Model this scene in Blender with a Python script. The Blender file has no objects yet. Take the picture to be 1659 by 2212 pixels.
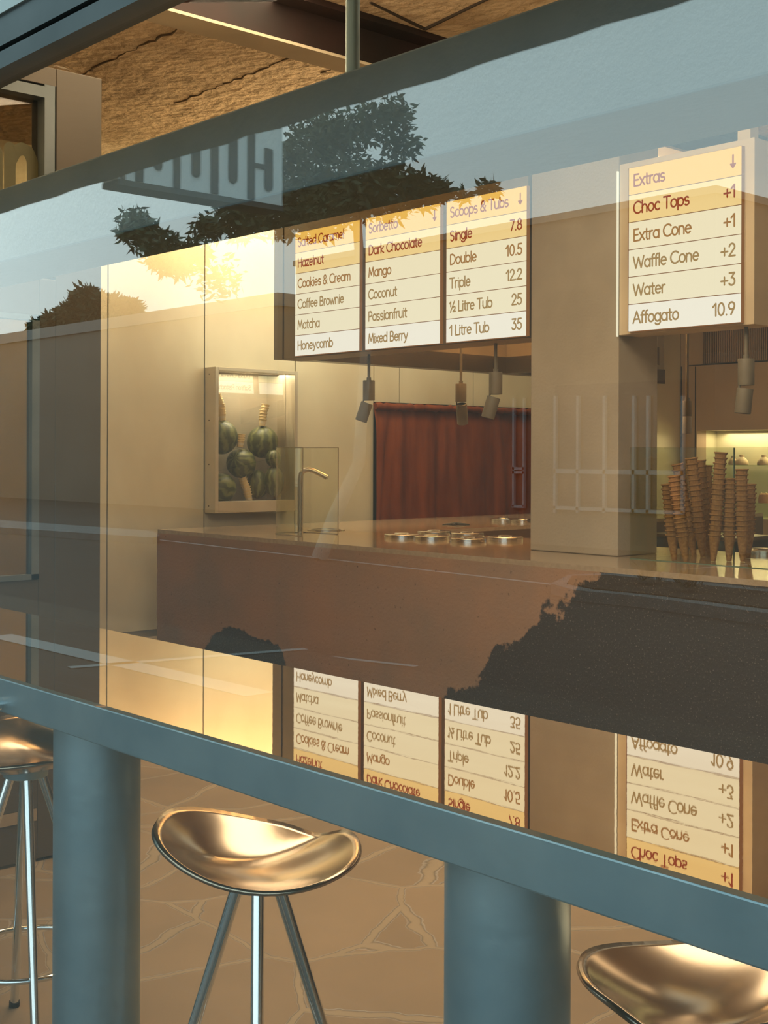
import bpy, bmesh, math, random
from mathutils import Vector, Matrix
random.seed(7)
PI = math.pi
S = bpy.context.scene
COL = S.collection

# ------------------------------------------------------------------ camera
F_PX, CX, HY, EYE = 2765.0, 829.5, 983.0, 1.533
ROLL = math.radians(0.2)
YAW = math.radians(48.0)                       # turned to the left of the shopfront's normal
FW = Vector((-math.sin(YAW), math.cos(YAW), 0))
RT = Vector((math.cos(YAW), math.sin(YAW), 0))
UPV = Vector((0, 0, 1))
CR = RT * math.cos(ROLL) + UPV * math.sin(ROLL)
CU = UPV * math.cos(ROLL) - RT * math.sin(ROLL)
cam = bpy.data.cameras.new('camera')
cam.sensor_fit = 'AUTO'; cam.sensor_width = 36.0
cam.lens = F_PX / 2212 * 36
cam.shift_y = -(1106 - HY) / 2212
cam.clip_end = 400
camo = bpy.data.objects.new('camera', cam); COL.objects.link(camo)
M3 = Matrix((CR, CU, -FW)).transposed()
camo.matrix_world = Matrix.Translation((0, 0, EYE)) @ M3.to_4x4()
S.camera = camo
cam.dof.use_dof = False

# ------------------------------------------------------------------ world, lights, exposure
S.view_settings.view_transform = 'Standard'
S.view_settings.look = 'None'
S.view_settings.exposure = 0.0
S.view_settings.gamma = 1.0
S.cycles.use_denoising = True
S.cycles.max_bounces = 10
S.cycles.transparent_max_bounces = 24
S.cycles.caustics_reflective = False
S.cycles.caustics_refractive = False
S.cycles.sample_clamp_indirect = 6.0

w = bpy.data.worlds.new('dusk_sky'); S.world = w; w.use_nodes = True
nt = w.node_tree; nt.nodes.clear()
out = nt.nodes.new('ShaderNodeOutputWorld'); bg = nt.nodes.new('ShaderNodeBackground')
geo = nt.nodes.new('ShaderNodeTexCoord'); sep = nt.nodes.new('ShaderNodeSeparateXYZ')
ramp = nt.nodes.new('ShaderNodeValToRGB')
ramp.color_ramp.elements[0].position = 0.0; ramp.color_ramp.elements[0].color = (0.80, 0.96, 0.93, 1)
ramp.color_ramp.elements[1].position = 0.55; ramp.color_ramp.elements[1].color = (0.60, 0.92, 1.0, 1)
nt.links.new(geo.outputs['Generated'], sep.inputs[0]); nt.links.new(sep.outputs['Z'], ramp.inputs[0])
nt.links.new(ramp.outputs[0], bg.inputs[0]); nt.links.new(bg.outputs[0], out.inputs[0])
SKY = 2.0
bg.inputs[1].default_value = SKY

WARM = (1.0, 0.72, 0.38)
def area(name, loc, size, energy, rot=(0, 0, 0), col=WARM):
    l = bpy.data.lights.new(name, 'AREA'); l.shape = 'RECTANGLE'; l.size, l.size_y = size
    l.energy = energy; l.color = col
    o = bpy.data.objects.new(name, l); o.location = loc; o.rotation_euler = rot; COL.objects.link(o); return o
area('wall_fill_light', (-8.5, 7.4, 3.86), (0.5, 6.0), 72, (0, math.radians(16), 0), (1.0, 0.90, 0.60))  # unseen area light added to brighten the cream wall
area('ceiling_uplight', (-7.0, 7.3, 3.36), (1.6, 2.0), 340, (PI, 0, 0), (1.0, 0.70, 0.36))
area('front_fill_light', (-3.2, 3.4, 3.75), (4.5, 1.6), 160, (math.radians(14), 0, 0), (1.0, 0.80, 0.52))  # unseen light added to lift the counter front, pier and floor
area('ceiling_fill_light', (-4.52, 1.8, 3.03), (.10, 1.2), 90, (PI, math.radians(22), 0), (1.0, 0.74, 0.42))  # hidden light added on top of the vestibule to brighten the ceiling
area('backbar_light', (-3.5, 10.6, 3.8), (6.0, 1.0), 110, (0, 0, 0), (1.0, 0.70, 0.38))

# ------------------------------------------------------------------ pixel to place
YG = 1.02                                       # the shopfront glass
def ray(x, y): return FW * F_PX + CR * (x - CX) + CU * (HY - y)
def at_y(x, y, Y): r = ray(x, y); return r * (Y / r.y) + Vector((0, 0, EYE))
def at_x(x, y, X): r = ray(x, y); return r * (X / r.x) + Vector((0, 0, EYE))
def at_z(x, y, Z): r = ray(x, y); return r * ((Z - EYE) / r.z) + Vector((0, 0, EYE))
def at_d(x, y, d): return ray(x, y) * (d / F_PX) + Vector((0, 0, EYE))
def mir(p): return Vector((p.x, 2 * YG - p.y, p.z))  # what the glass mirrors stands on the street side

# ------------------------------------------------------------------ materials
MATS = {}
def new_mat(name):
    m = bpy.data.materials.new(name); m.use_nodes = True; m.node_tree.nodes.clear(); MATS[name] = m
    return m, m.node_tree, m.node_tree.nodes, m.node_tree.links
def c4(c): return (c[0], c[1], c[2], 1)
def mat(name, c1, c2=None, scale=4.0, rough=0.5, metal=0.0, bump=0.0, bscale=None, stretch=(1, 1, 1), detail=6, spec=0.5, contrast=(0.35, 0.65), rough2=None, bdist=0.02):
    m, t, N, L = new_mat(name)
    o = N.new('ShaderNodeOutputMaterial'); b = N.new('ShaderNodeBsdfPrincipled'); L.new(b.outputs[0], o.inputs[0])
    b.inputs['Base Color'].default_value = c4(c1); b.inputs['Roughness'].default_value = rough
    b.inputs['Metallic'].default_value = metal; b.inputs['Specular IOR Level'].default_value = spec
    tc = N.new('ShaderNodeTexCoord'); mp = N.new('ShaderNodeMapping'); mp.inputs['Scale'].default_value = stretch
    L.new(tc.outputs['Object'], mp.inputs[0])
    if c2:
        n = N.new('ShaderNodeTexNoise'); n.inputs['Scale'].default_value = scale; n.inputs['Detail'].default_value = detail
        L.new(mp.outputs[0], n.inputs['Vector'])
        r = N.new('ShaderNodeValToRGB'); r.color_ramp.elements[0].position, r.color_ramp.elements[1].position = contrast
        r.color_ramp.elements[0].color = c4(c1); r.color_ramp.elements[1].color = c4(c2)
        L.new(n.outputs['Fac'], r.inputs[0]); L.new(r.outputs[0], b.inputs['Base Color'])
        if rough2 is not None:
            rr = N.new('ShaderNodeMapRange'); rr.inputs['To Min'].default_value = rough; rr.inputs['To Max'].default_value = rough2
            rr.inputs['From Min'].default_value, rr.inputs['From Max'].default_value = contrast
            L.new(n.outputs['Fac'], rr.inputs[0]); L.new(rr.outputs[0], b.inputs['Roughness'])
    if bump:
        n2 = N.new('ShaderNodeTexNoise'); n2.inputs['Scale'].default_value = bscale or scale * 3; n2.inputs['Detail'].default_value = 8
        L.new(mp.outputs[0], n2.inputs['Vector'])
        bp = N.new('ShaderNodeBump'); bp.inputs['Strength'].default_value = bump; bp.inputs['Distance'].default_value = bdist
        L.new(n2.outputs['Fac'], bp.inputs['Height']); L.new(bp.outputs[0], b.inputs['Normal'])
    return m
def emis(name, c, s=1.0):
    m, t, N, L = new_mat(name)
    o = N.new('ShaderNodeOutputMaterial'); e = N.new('ShaderNodeEmission'); e.inputs[0].default_value = c4(c); e.inputs[1].default_value = s
    L.new(e.outputs[0], o.inputs[0]); return m
def glass(name, base, graze, tint=(1, 1, 1), rough=0.0):
    m, t, N, L = new_mat(name)
    o = N.new('ShaderNodeOutputMaterial'); mx = N.new('ShaderNodeMixShader')
    tr = N.new('ShaderNodeBsdfTransparent'); tr.inputs[0].default_value = c4(tint)
    gl = N.new('ShaderNodeBsdfGlossy'); gl.inputs['Roughness'].default_value = rough; gl.inputs[0].default_value = (1, 1, 1, 1)
    lw = N.new('ShaderNodeLayerWeight'); lw.inputs[0].default_value = 0.5
    p = N.new('ShaderNodeMath'); p.operation = 'POWER'; p.inputs[1].default_value = 4.0
    a = N.new('ShaderNodeMath'); a.operation = 'MULTIPLY_ADD'; a.inputs[1].default_value = graze; a.inputs[2].default_value = base
    L.new(lw.outputs['Facing'], p.inputs[0]); L.new(p.outputs[0], a.inputs[0]); L.new(a.outputs[0], mx.inputs[0])
    L.new(tr.outputs[0], mx.inputs[1]); L.new(gl.outputs[0], mx.inputs[2]); L.new(mx.outputs[0], o.inputs[0])
    return m

mat('galvanised', (0.27, 0.39, 0.45), (0.37, 0.49, 0.54), 5, 0.42, 0.75, 0.05, 30)
mat('frame_steel', (0.16, 0.19, 0.20), (0.22, 0.25, 0.26), 4, 0.45, 0.5)
mat('fascia_paint', (0.78, 0.84, 0.83), (0.82, 0.87, 0.86), 3, 0.6)
mat('polished_top', (0.88, 0.72, 0.53), (0.83, 0.65, 0.46), 3.5, 0.0, 1.0, 0.0012, 9, (1, 3, 1), contrast=(0.3, 0.7), rough2=0.012)
mat('trough_concrete', (0.22, 0.29, 0.325), (0.25, 0.32, 0.355), 6, 0.8, 0, 0.1, 40)
mat('ceiling_concrete', (0.84, 0.66, 0.44), (0.52, 0.39, 0.25), 2.6, 0.9, 0, 1.0, 12, detail=14, bdist=0.06, contrast=(0.45, 0.72))
mat('cream_panel', (0.80, 0.74, 0.55), (0.66, 0.59, 0.42), 1.3, 0.40, 0.35, 0.02, 20, (1, 1, 0.6))
mat('seam_brown', (0.16, 0.11, 0.065), None, rough=0.95)
mat('dark_gap', (0.05, 0.035, 0.025), None, rough=0.8)
mat('vestibule_panel', (0.125, 0.105, 0.082), (0.15, 0.125, 0.098), 1.0, 0.38, 0.45)
mat('plaster', (0.38, 0.335, 0.265), (0.32, 0.28, 0.22), 2.2, 0.85, 0, 0.25, 60, bdist=0.008)
mat('back_panel', (0.46, 0.32, 0.20), (0.40, 0.27, 0.17), 1.2, 0.5, 0.25)
mat('bronze', (0.17, 0.14, 0.10), (0.12, 0.10, 0.075), 2.0, 0.25, 0.8)
mat('bronze_front', (0.24, 0.19, 0.13), (0.20, 0.16, 0.11), 2.0, 0.5, 0.3)
mat('oxide_steel', (0.030, 0.012, 0.009), (0.014, 0.009, 0.007), 2.5, 0.7)
mat('cream_steel', (0.62, 0.52, 0.36), (0.52, 0.43, 0.30), 3, 0.7)
mat('oak_dark', (0.10, 0.06, 0.035), None, rough=0.5)
mat('worktop', (0.30, 0.24, 0.17), (0.36, 0.29, 0.21), 30, 0.10, 0, 0.0)
mat('steel', (0.62, 0.60, 0.56), (0.5, 0.48, 0.45), 8, 0.22, 1.0)
mat('tap_steel', (0.42, 0.36, 0.29), None, rough=0.3, metal=1.0)
mat('chrome', (0.80, 0.84, 0.86), None, rough=0.08, metal=1.0)
mat('seat_metal', (0.44, 0.365, 0.28), (0.39, 0.32, 0.245), 3, 0.18, 1.0, 0.01, 12)
mat('black_well', (0.012, 0.012, 0.014), None, rough=0.6)
mat('navy_liner', (0.03, 0.07, 0.11), None, rough=0.35)
mat('lamp_paint', (0.15, 0.125, 0.085), (0.18, 0.155, 0.11), 6, 0.55)
mat('lamp_inner', (0.02, 0.018, 0.015), None, rough=0.9)
mat('lamp_light', (0.34, 0.33, 0.30), None, rough=0.5)
mat('cabinet_metal', (0.62, 0.55, 0.42), (0.54, 0.47, 0.35), 3, 0.35, 0.5)
mat('paper_cup', (0.90, 0.74, 0.42), (0.86, 0.64, 0.30), 14, 0.7)
mat('paper_white', (0.86, 0.80, 0.66), None, rough=0.7)
mat('cone_wafer', (0.40, 0.225, 0.090), (0.28, 0.145, 0.052), 60, 0.8, 0, 0.6, 160, detail=2, bdist=0.004)
mat('terracotta', (0.45, 0.22, 0.10), (0.52, 0.28, 0.14), 20, 0.8)
mat('stoneware', (0.66, 0.50, 0.30), (0.60, 0.44, 0.26), 20, 0.7)
mat('appliance', (0.03, 0.025, 0.02), None, rough=0.3)
mat('niche_back', (0.72, 0.66, 0.44), (0.62, 0.57, 0.38), 1.5, 0.35, 0.4)
mat('grille_red', (0.13, 0.022, 0.014), None, rough=0.6)
mat('grille_bar', (0.42, 0.27, 0.16), None, rough=0.5)
mat('sign_face', (0.88, 0.93, 0.93), None, rough=0.6)
mat('sign_dark', (0.035, 0.045, 0.05), None, rough=0.6)
mat('soffit', (0.050, 0.050, 0.048), (0.065, 0.065, 0.06), 3, 0.9, 0, 0.3, 12)
mat('leaf', (0.05, 0.075, 0.03), (0.03, 0.05, 0.02), 2, 0.6)
mat('leaf_far', (0.045, 0.06, 0.025), (0.03, 0.045, 0.018), 0.7, 0.8)
mat('bark', (0.34, 0.33, 0.30), (0.24, 0.23, 0.21), 6, 0.9)
mat('twig', (0.05, 0.045, 0.03), None, rough=0.9)
mat('flashing', (0.20, 0.215, 0.215), (0.22, 0.235, 0.235), 2, 0.12, 1.0)
mat('asphalt', (0.032, 0.028, 0.023), (0.042, 0.036, 0.030), 0.6, 0.9)
mat('kerb', (0.16, 0.16, 0.155), (0.12, 0.12, 0.118), 5, 0.9)
mat('mulch', (0.10, 0.06, 0.035), (0.04, 0.025, 0.016), 18, 0.95, 0, 1.0, 30, (1, 2, 1), bdist=0.06)
mat('line_paint', (0.26, 0.26, 0.25), None, rough=0.8)
mat('render_wall', (0.15, 0.125, 0.10), (0.18, 0.15, 0.12), 0.5, 0.9)
mat('parapet', (0.22, 0.20, 0.18), None, rough=0.8)
mat('white_frame', (0.36, 0.36, 0.36), None, rough=0.5)
mat('shop_dark', (0.03, 0.03, 0.032), None, rough=0.2)
mat('vinyl', (0.13, 0.12, 0.055), None, rough=0.6)
mat('skirting', (0.30, 0.25, 0.18), None, rough=0.5)
mat('blue_paint', (0.03, 0.12, 0.22), None, rough=0.5)
glass('shop_glass', 0.085, 0.9)
glass('cabinet_glass', 0.10, 0.8)
glass('guard_glass', 0.055, 0.6, (0.94, 0.95, 0.90))
glass('shelf_glass', 0.06, 0.5, (0.85, 0.92, 0.82))
glass('door_glass', 0.07, 0.6, (0.62, 0.56, 0.46))
mat('rim_clear', (0.30, 0.25, 0.16), None, rough=0.2)
mat('glass_edge', (0.10, 0.16, 0.12), None, rough=0.2)

def stone_counter():
    m, t, N, L = new_mat('counter_stone')
    o = N.new('ShaderNodeOutputMaterial'); b = N.new('ShaderNodeBsdfPrincipled'); L.new(b.outputs[0], o.inputs[0])
    b.inputs['Roughness'].default_value = 0.75
    tc = N.new('ShaderNodeTexCoord'); sx = N.new('ShaderNodeSeparateXYZ'); L.new(tc.outputs['Object'], sx.inputs[0])
    def noise(sc, det, ro=0.55):
        n = N.new('ShaderNodeTexNoise'); n.inputs['Scale'].default_value = sc; n.inputs['Detail'].default_value = det
        n.inputs['Roughness'].default_value = ro; L.new(tc.outputs['Object'], n.inputs['Vector']); return n.outputs['Fac']
    def ma(op, a, b2=None, c=None):
        n = N.new('ShaderNodeMath'); n.operation = op
        for k, v in enumerate((a, b2, c)):
            if v is None: continue
            if isinstance(v, (int, float)): n.inputs[k].default_value = v
            else: L.new(v, n.inputs[k])
        return n.outputs[0]
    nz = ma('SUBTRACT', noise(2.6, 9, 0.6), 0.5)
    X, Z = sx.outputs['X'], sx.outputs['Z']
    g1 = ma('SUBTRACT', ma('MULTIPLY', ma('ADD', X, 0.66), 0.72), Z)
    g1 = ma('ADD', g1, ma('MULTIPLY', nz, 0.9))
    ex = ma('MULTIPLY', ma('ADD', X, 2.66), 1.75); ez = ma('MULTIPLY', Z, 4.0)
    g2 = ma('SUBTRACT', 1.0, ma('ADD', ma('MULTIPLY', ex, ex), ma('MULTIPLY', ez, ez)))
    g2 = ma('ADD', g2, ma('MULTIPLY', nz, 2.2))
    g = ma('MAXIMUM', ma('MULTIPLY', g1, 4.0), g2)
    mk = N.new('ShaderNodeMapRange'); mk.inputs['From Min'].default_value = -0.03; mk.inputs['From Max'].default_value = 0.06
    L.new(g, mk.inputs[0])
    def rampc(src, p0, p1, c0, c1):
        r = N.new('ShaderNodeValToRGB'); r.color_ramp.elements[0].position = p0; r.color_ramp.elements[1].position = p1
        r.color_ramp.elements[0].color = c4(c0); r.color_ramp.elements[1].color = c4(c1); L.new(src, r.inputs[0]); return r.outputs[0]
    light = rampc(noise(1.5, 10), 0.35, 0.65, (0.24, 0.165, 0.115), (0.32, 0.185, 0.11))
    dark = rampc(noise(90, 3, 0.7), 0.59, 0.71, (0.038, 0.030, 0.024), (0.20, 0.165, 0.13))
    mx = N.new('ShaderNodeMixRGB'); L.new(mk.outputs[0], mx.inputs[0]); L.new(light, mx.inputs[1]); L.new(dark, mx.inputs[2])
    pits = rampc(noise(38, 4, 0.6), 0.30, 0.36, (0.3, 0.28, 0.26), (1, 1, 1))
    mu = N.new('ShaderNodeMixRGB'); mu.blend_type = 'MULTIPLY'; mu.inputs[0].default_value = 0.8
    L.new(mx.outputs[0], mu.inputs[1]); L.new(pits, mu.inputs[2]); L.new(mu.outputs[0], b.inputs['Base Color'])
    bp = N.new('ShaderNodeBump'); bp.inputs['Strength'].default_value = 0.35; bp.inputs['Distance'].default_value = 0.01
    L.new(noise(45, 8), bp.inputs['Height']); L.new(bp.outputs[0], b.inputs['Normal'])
stone_counter()

def paving():
    m, t, N, L = new_mat('crazy_paving')
    o = N.new('ShaderNodeOutputMaterial'); b = N.new('ShaderNodeBsdfPrincipled'); L.new(b.outputs[0], o.inputs[0])
    b.inputs['Roughness'].default_value = 0.6
    tc = N.new('ShaderNodeTexCoord')
    nz = N.new('ShaderNodeTexNoise'); nz.inputs['Scale'].default_value = 5; nz.inputs['Detail'].default_value = 5
    L.new(tc.outputs['Object'], nz.inputs['Vector'])
    mxv = N.new('ShaderNodeMixRGB'); mxv.inputs[0].default_value = 0.055; L.new(tc.outputs['Object'], mxv.inputs[1]); L.new(nz.outputs['Color'], mxv.inputs[2])
    v = N.new('ShaderNodeTexVoronoi'); v.feature = 'DISTANCE_TO_EDGE'; v.inputs['Scale'].default_value = 2.3; L.new(mxv.outputs[0], v.inputs['Vector'])
    vc = N.new('ShaderNodeTexVoronoi'); vc.inputs['Scale'].default_value = 2.3; L.new(mxv.outputs[0], vc.inputs['Vector'])
    bw = N.new('ShaderNodeRGBToBW'); L.new(vc.outputs['Color'], bw.inputs[0])
    r = N.new('ShaderNodeValToRGB'); r.color_ramp.elements[0].color = (0.24, 0.175, 0.11, 1); r.color_ramp.elements[1].color = (0.31, 0.23, 0.15, 1)
    L.new(bw.outputs[0], r.inputs[0])
    j = N.new('ShaderNodeValToRGB'); e = j.color_ramp.elements
    e[0].position = 0.0; e[0].color = (0.34, 0.27, 0.185, 1); e[1].position = 0.030; e[1].color = (1, 1, 1, 1)
    k = e.new(0.014); k.color = (0.33, 0.26, 0.175, 1); k2 = e.new(0.021); k2.color = (0.13, 0.105, 0.075, 1)
    L.new(v.outputs['Distance'], j.inputs[0])
    st = N.new('ShaderNodeMapRange'); st.inputs['From Min'].default_value = 0.020; st.inputs['From Max'].default_value = 0.028; L.new(v.outputs['Distance'], st.inputs[0])
    mx = N.new('ShaderNodeMixRGB'); L.new(st.outputs[0], mx.inputs[0]); L.new(j.outputs[0], mx.inputs[1]); L.new(r.outputs[0], mx.inputs[2])
    n2 = N.new('ShaderNodeTexNoise'); n2.inputs['Scale'].default_value = 3; n2.inputs['Detail'].default_value = 10; L.new(tc.outputs['Object'], n2.inputs['Vector'])
    r2 = N.new('ShaderNodeValToRGB'); r2.color_ramp.elements[0].color = (0.75, 0.75, 0.75, 1); r2.color_ramp.elements[1].color = (1.15, 1.1, 1.05, 1); L.new(n2.outputs['Fac'], r2.inputs[0])
    mu = N.new('ShaderNodeMixRGB'); mu.blend_type = 'MULTIPLY'; mu.inputs[0].default_value = 1; L.new(mx.outputs[0], mu.inputs[1]); L.new(r2.outputs[0], mu.inputs[2])
    L.new(mu.outputs[0], b.inputs['Base Color'])
    bp = N.new('ShaderNodeBump'); bp.inputs['Strength'].default_value = 0.4; bp.inputs['Distance'].default_value = 0.01; L.new(st.outputs[0], bp.inputs['Height']); L.new(bp.outputs[0], b.inputs['Normal'])
paving()

def melon_mat():
    m, t, N, L = new_mat('melon_rind')
    o = N.new('ShaderNodeOutputMaterial'); b = N.new('ShaderNodeBsdfPrincipled'); L.new(b.outputs[0], o.inputs[0])
    b.inputs['Roughness'].default_value = 0.4
    tc = N.new('ShaderNodeTexCoord'); sx = N.new('ShaderNodeSeparateXYZ'); L.new(tc.outputs['Object'], sx.inputs[0])
    at = N.new('ShaderNodeMath'); at.operation = 'ARCTAN2'; L.new(sx.outputs['Y'], at.inputs[0]); L.new(sx.outputs['X'], at.inputs[1])
    nz = N.new('ShaderNodeTexNoise'); nz.inputs['Scale'].default_value = 14; nz.inputs['Detail'].default_value = 6; L.new(tc.outputs['Object'], nz.inputs['Vector'])
    ad = N.new('ShaderNodeMath'); ad.operation = 'MULTIPLY_ADD'; ad.inputs[1].default_value = 1.1; L.new(nz.outputs['Fac'], ad.inputs[0]); L.new(at.outputs[0], ad.inputs[2])
    mu = N.new('ShaderNodeMath'); mu.operation = 'MULTIPLY'; mu.inputs[1].default_value = 9; L.new(ad.outputs[0], mu.inputs[0])
    sn = N.new('ShaderNodeMath'); sn.operation = 'SINE'; L.new(mu.outputs[0], sn.inputs[0])
    r = N.new('ShaderNodeValToRGB'); e = r.color_ramp.elements; e[0].position = 0.35; e[0].color = (0.06, 0.075, 0.022, 1); e[1].position = 0.98; e[1].color = (0.19, 0.20, 0.06, 1)
    ma = N.new('ShaderNodeMapRange'); ma.inputs['From Min'].default_value = -1; L.new(sn.outputs[0], ma.inputs[0]); L.new(ma.outputs[0], r.inputs[0]); L.new(r.outputs[0], b.inputs['Base Color'])
melon_mat()

def velvet():
    m, t, N, L = new_mat('rust_curtain')
    o = N.new('ShaderNodeOutputMaterial'); b = N.new('ShaderNodeBsdfPrincipled'); L.new(b.outputs[0], o.inputs[0])
    b.inputs['Roughness'].default_value = 0.75; b.inputs['Specular IOR Level'].default_value = 0.1
    tc = N.new('ShaderNodeTexCoord'); mp = N.new('ShaderNodeMapping'); mp.inputs['Scale'].default_value = (3, 3, 0.6); L.new(tc.outputs['Object'], mp.inputs[0])
    n = N.new('ShaderNodeTexNoise'); n.inputs['Scale'].default_value = 2.5; n.inputs['Detail'].default_value = 6; L.new(mp.outputs[0], n.inputs['Vector'])
    r = N.new('ShaderNodeValToRGB'); r.color_ramp.elements[0].position = 0.3; r.color_ramp.elements[1].position = 0.7
    r.color_ramp.elements[0].color = (0.115, 0.025, 0.006, 1); r.color_ramp.elements[1].color = (0.215, 0.052, 0.012, 1)
    L.new(n.outputs['Fac'], r.inputs[0]); L.new(r.outputs[0], b.inputs['Base Color'])
velvet()

def pavers():
    m, t, N, L = new_mat('street_pavers')
    o = N.new('ShaderNodeOutputMaterial'); b = N.new('ShaderNodeBsdfPrincipled'); L.new(b.outputs[0], o.inputs[0]); b.inputs['Roughness'].default_value = 0.85
    tc = N.new('ShaderNodeTexCoord'); br = N.new('ShaderNodeTexBrick'); L.new(tc.outputs['Object'], br.inputs['Vector'])
    br.inputs['Scale'].default_value = 1.0; br.inputs['Brick Width'].default_value = 0.6; br.inputs['Row Height'].default_value = 0.3; br.inputs['Mortar Size'].default_value = 0.008
    br.inputs['Color1'].default_value = (0.050, 0.041, 0.031, 1); br.inputs['Color2'].default_value = (0.058, 0.048, 0.036, 1); br.inputs['Mortar'].default_value = (0.06, 0.055, 0.05, 1)
    L.new(br.outputs['Color'], b.inputs['Base Color'])
pavers()

# ------------------------------------------------------------------ builders
class MB:
    def __init__(s): s.v = []; s.f = []
    def add(s, vs, fs):
        k = len(s.v); s.v += [Vector(v) for v in vs]; s.f += [tuple(i + k for i in f) for f in fs]; return s
    def box(s, x0, x1, y0, y1, z0, z1):
        v = [(x, y, z) for z in (z0, z1) for y in (y0, y1) for x in (x0, x1)]
        return s.add(v, [(0, 2, 3, 1), (4, 5, 7, 6), (0, 1, 5, 4), (2, 6, 7, 3), (0, 4, 6, 2), (1, 3, 7, 5)])
    def tube(s, p0, p1, r0, r1=None, n=16, caps=True):
        return s.path([p0, p1], [r0, r0 if r1 is None else r1], n, caps)
    def path(s, pts, r, n=14, caps=True, closed=False):
        pts = [Vector(p) for p in pts]; rs = r if isinstance(r, (list, tuple)) else [r] * len(pts)
        vs = []; fs = []; m = len(pts); prev = None
        for i, p in enumerate(pts):
            a = pts[(i - 1) % m] if (closed or i > 0) else p; b = pts[(i + 1) % m] if (closed or i < m - 1) else p
            d = (b - a).normalized()
            if prev is None:
                u = d.cross(Vector((0, 0, 1)));  u = d.cross(Vector((1, 0, 0))) if u.length < 1e-4 else u
            else: u = prev - d * prev.dot(d)
            u.normalize(); prev = u; w2 = d.cross(u)
            for k in range(n):
                t = 2 * PI * k / n; vs.append(p + (u * math.cos(t) + w2 * math.sin(t)) * rs[i])
        for i in range(m if closed else m - 1):
            j = (i + 1) % m
            for k in range(n): fs.append((i * n + k, i * n + (k + 1) % n, j * n + (k + 1) % n, j * n + k))
        if caps and not closed:
            fs.append(tuple(reversed(range(n)))); fs.append(tuple((m - 1) * n + k for k in range(n)))
        return s.add(vs, fs)
    def lathe(s, prof, c=(0, 0, 0), n=32, axis=None):
        c = Vector(c); vs = []; fs = []; m = len(prof)
        if axis is None: ex, ey, ez = Vector((1, 0, 0)), Vector((0, 1, 0)), Vector((0, 0, 1))
        else:
            ez = Vector(axis).normalized(); ex = ez.orthogonal().normalized(); ey = ez.cross(ex)
        for r, z in prof:
            for k in range(n):
                t = 2 * PI * k / n; vs.append(c + ex * (r * math.cos(t)) + ey * (r * math.sin(t)) + ez * z)
        for i in range(m - 1):
            for k in range(n): fs.append((i * n + k, i * n + (k + 1) % n, (i + 1) * n + (k + 1) % n, (i + 1) * n + k))
        if prof[0][0] > 1e-5: fs.append(tuple(reversed(range(n))))
        if prof[-1][0] > 1e-5: fs.append(tuple((m - 1) * n + k for k in range(n)))
        return s.add(vs, fs)
    def prism(s, poly, z0, z1):
        n = len(poly); v = [(p[0], p[1], z0) for p in poly] + [(p[0], p[1], z1) for p in poly]
        return s.add(v, [tuple(reversed(range(n))), tuple(range(n, 2 * n))] + [(i, (i + 1) % n, n + (i + 1) % n, n + i) for i in range(n)])
    def build(s, name, m, parent=None, smooth=False, bevel=0.0, solid=0.0, sub=0):
        me = bpy.data.meshes.new(name); off = Vector((0, 0, 0)); q = parent
        while q is not None: off += q.location; q = q.parent
        me.from_pydata([v - off for v in s.v], [], s.f); me.update()
        bm = bmesh.new(); bm.from_mesh(me); bmesh.ops.recalc_face_normals(bm, faces=bm.faces[:]); bm.to_mesh(me); bm.free()
        me.materials.append(MATS[m])
        o = bpy.data.objects.new(name, me); COL.objects.link(o); o.parent = parent
        if smooth:
            for p in me.polygons: p.use_smooth = True
            md = o.modifiers.new('edge', 'EDGE_SPLIT'); md.split_angle = math.radians(40)
        if solid: md = o.modifiers.new('solid', 'SOLIDIFY'); md.thickness = solid; md.offset = -1
        if sub: md = o.modifiers.new('sub', 'SUBSURF'); md.levels = sub; md.render_levels = sub
        if bevel: md = o.modifiers.new('bevel', 'BEVEL'); md.width = bevel; md.segments = 2; md.limit_method = 'ANGLE'
        return o
def tag(o, label, cat, group=None):
    o['label'] = label; o['category'] = cat
    if group: o['group'] = group
    return o
def thing(name, loc, label, cat, group=None):
    o = bpy.data.objects.new(name, None); o.location = loc; o.empty_display_size = 0.1; COL.objects.link(o)
    return tag(o, label, cat, group)
def struct(o): o['kind'] = 'structure'; return o
def copy_tree(o, parent=None):
    c = o.copy(); COL.objects.link(c); c.parent = parent
    for ch in list(o.children): copy_tree(ch, c)
    return c
ORD = ['topmost', 'second', 'third', 'fourth', 'fifth', 'sixth', 'seventh', 'eighth', 'ninth', 'tenth', 'eleventh', 'twelfth', 'thirteenth', 'fourteenth', 'fifteenth', 'sixteenth', 'seventeenth', 'eighteenth', 'nineteenth', 'twentieth']
def nth(k): return 'topmost' if k == 0 else ORD[k] + ' from the top'

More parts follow.
